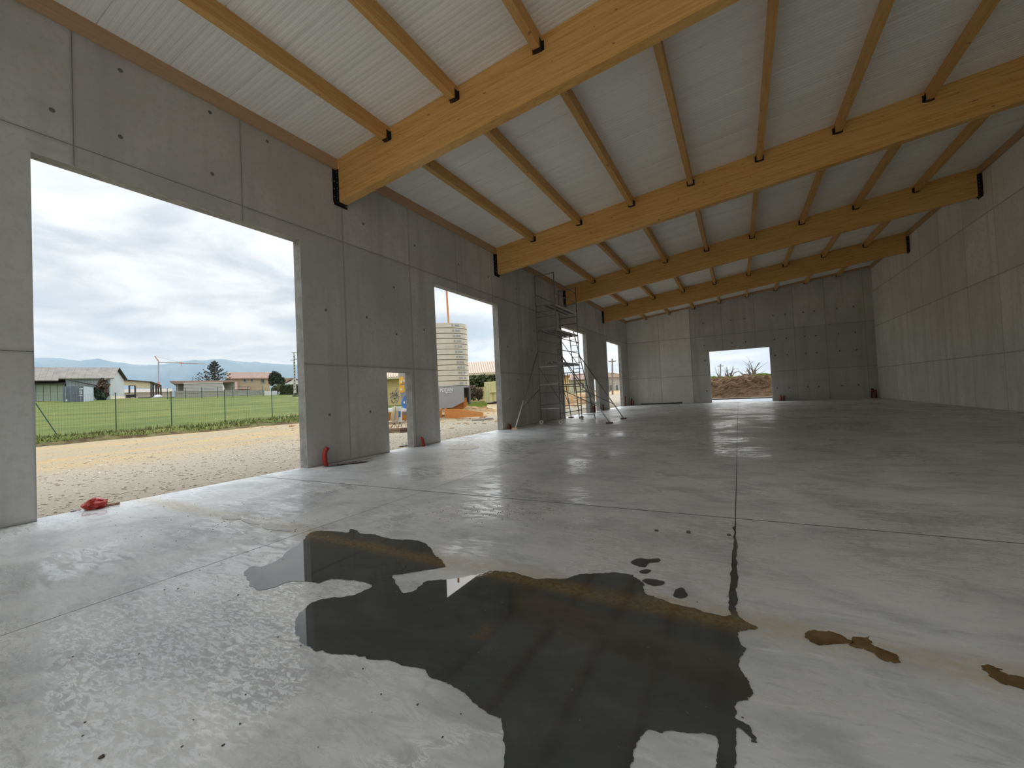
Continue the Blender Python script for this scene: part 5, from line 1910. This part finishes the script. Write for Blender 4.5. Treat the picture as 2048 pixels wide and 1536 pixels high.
tg = 'bare trees beyond the soil mound'
f = Face(1507, 96)
f.z = 0.6
bare_tree('bare_tree', 'wide bare pollarded tree above the soil mound, largest of three', f, (1507, 770), [(1478, 748), (1482, 738), (1491, 725), (1499, 722), (1510, 724), (1520, 730), (1530, 740), (1534, 752)], 81, 3, 0.62, 'bark', tg)
f = Face(1461, 92)
f.z = 0.6
bare_tree('bare_tree', 'bare leaning tree above the soil mound, middle of three', f, (1460, 770), [(1448, 736), (1455, 732), (1462, 727), (1470, 738), (1444, 744)], 82, 3, 0.50, 'bark', tg)
f = Face(1444, 100)
f.z = 0.6
bare_tree('bare_tree', 'slight bare tree above the soil mound, beside the utility pole', f, (1443, 770), [(1428, 738), (1434, 742), (1428, 749), (1450, 750)], 83, 2, 0.42, 'bark', tg)


def utility_pole(label, px, base_py, top_py, D_, arms, mat='bark_pale', r=0.14):
    f = Face(px, D_)
    f.z = f.uw(px, base_py)[1]
    G = thing('utility_pole', label, 'utility pole', f.loc(), f.rot, 'wooden utility poles')
    u1, w1 = f.uw(px - 0.5, top_py)
    MB().tube((0, 0, -0.3), (u1, 0, w1), r, 8, r * 0.7).build('shaft', mat, G)
    for k, half in arms:
        MB().tube((u1 * k - half, 0, w1 * k), (u1 * k + half, 0, w1 * k), r * 0.5, 6).build('cross_arm', mat, G)
        for s in (-1, 1):
            MB().lathe([(0.03, 0), (0.09, 0.05), (0.09, 0.16), (0.03, 0.2)], (u1 * k + s * half, 0, w1 * k), 8).build('insulator', 'white_paint', G)


utility_pole('slim utility pole among bare trees beyond the soil mound', 1441.5, 770, 728, 88, ((0.90, 0.5),))
utility_pole('slim utility pole seen through the last side opening', 1225, 792, 717.5, 62, ((0.93, 0.5), (0.6, 0.3)))

# houses seen through the far side openings
f = Face(1228, 88)
f.z = f.uw(1228, 788)[1]
G = thing('grey_house', 'pale grey house with a shallow tiled roof seen through the last side opening', 'house', f.loc(), f.rot)
quad_box(f, 1204, 752, 1252, 788, 0, 9).build('walls', 'pole_concrete', G)
poly_box(f, [(1200, 753), (1219, 744.5), (1230, 745.5), (1256, 752.5), (1256, 754), (1200, 754.5)], -0.6, 9.5).build('roof', 'tile_pale', G)
for px in (1222, 1234):
    quad_box(f, px - 2, 770, px + 2, 786, -0.06, 0).build('window', 'glass_dark', G)
f = Face(1222, 78)
f.z = f.uw(1222, 790)[1]
bare_tree('bare_tree', 'twiggy bare tree before the grey house', f, (1218, 790), [(1212, 762), (1218, 758), (1226, 760), (1235, 764), (1239, 772)], 91, 3, 0.16)
f = Face(1155, 84)
f.z = f.uw(1155, 790)[1]
G = thing('tiled_house', 'brown-roofed house behind the scaffold, seen through the third wide opening', 'house', f.loc(), f.rot)
quad_box(f, 1136, 758, 1190, 790, 0, 9).build('walls', 'cream', G)
tiled_roof(f, G, (1134, 760.5), (1192, 757.5), (1188, 746), (1138, 748.5), -0.6, 5, 'tile_roof', 16, r=0.1)
for px in (1150, 1166):
    quad_box(f, px - 2, 766, px + 2, 776, -0.06, 0).build('window', 'glass_dark', G)
f = Face(1131, 58)
f.z = terrain(f.o.x, f.o.y)
G = thing('orange_shed', 'orange rendered outbuilding beside the third wide opening', 'shed', f.loc(), f.rot)
quad_box(f, 1112, 752, 1139, 800, 0, 6).build('walls', 'render_yellow', G)
poly_box(f, [(1110, 750), (1140, 749), (1140, 752.5), (1110, 753)], -0.4, 6.4).build('roof', 'tile_roof', G)
quad_box(f, 1122, 770, 1130, 800, -0.05, 0).build('door', 'timber_block', G)
f = Face(1150, 74)
f.z = f.uw(1150, 790)[1]
bare_tree('bare_tree', 'bare tree before the brown-roofed house behind the scaffold', f, (1149, 790), [(1140, 748), (1146, 744), (1154, 746), (1160, 752)], 92, 3, 0.16)
# ------------------------------------------------------------------ valley haze between the houses and the mountains
m = bpy.data.materials.new('valley_haze')
m.use_nodes = True
t = NT(m.node_tree)
vs_ = t.n('ShaderNodeVolumeScatter')
vs_.inputs['Color'].default_value = (0.40, 0.66, 1.0, 1)
vs_.inputs['Density'].default_value = 0.00017
mo = t.n('ShaderNodeOutputMaterial')
t.t.links.new(vs_.outputs[0], mo.inputs['Volume'])
f = Face(330, 3600)
hz = MB().box(-5200, 5200, -3200, 4500, -60, 700).mesh('valley_haze')
hz.materials.append(m)
ho = bpy.data.objects.new('valley_haze', hz)
COL.objects.link(ho)
ho.location = (f.o.x, f.o.y, 0)
ho.rotation_euler = (0, 0, f.rot)
tag(ho, 'pale blue haze lying over the valley before the mountains', 'haze', kind='stuff')
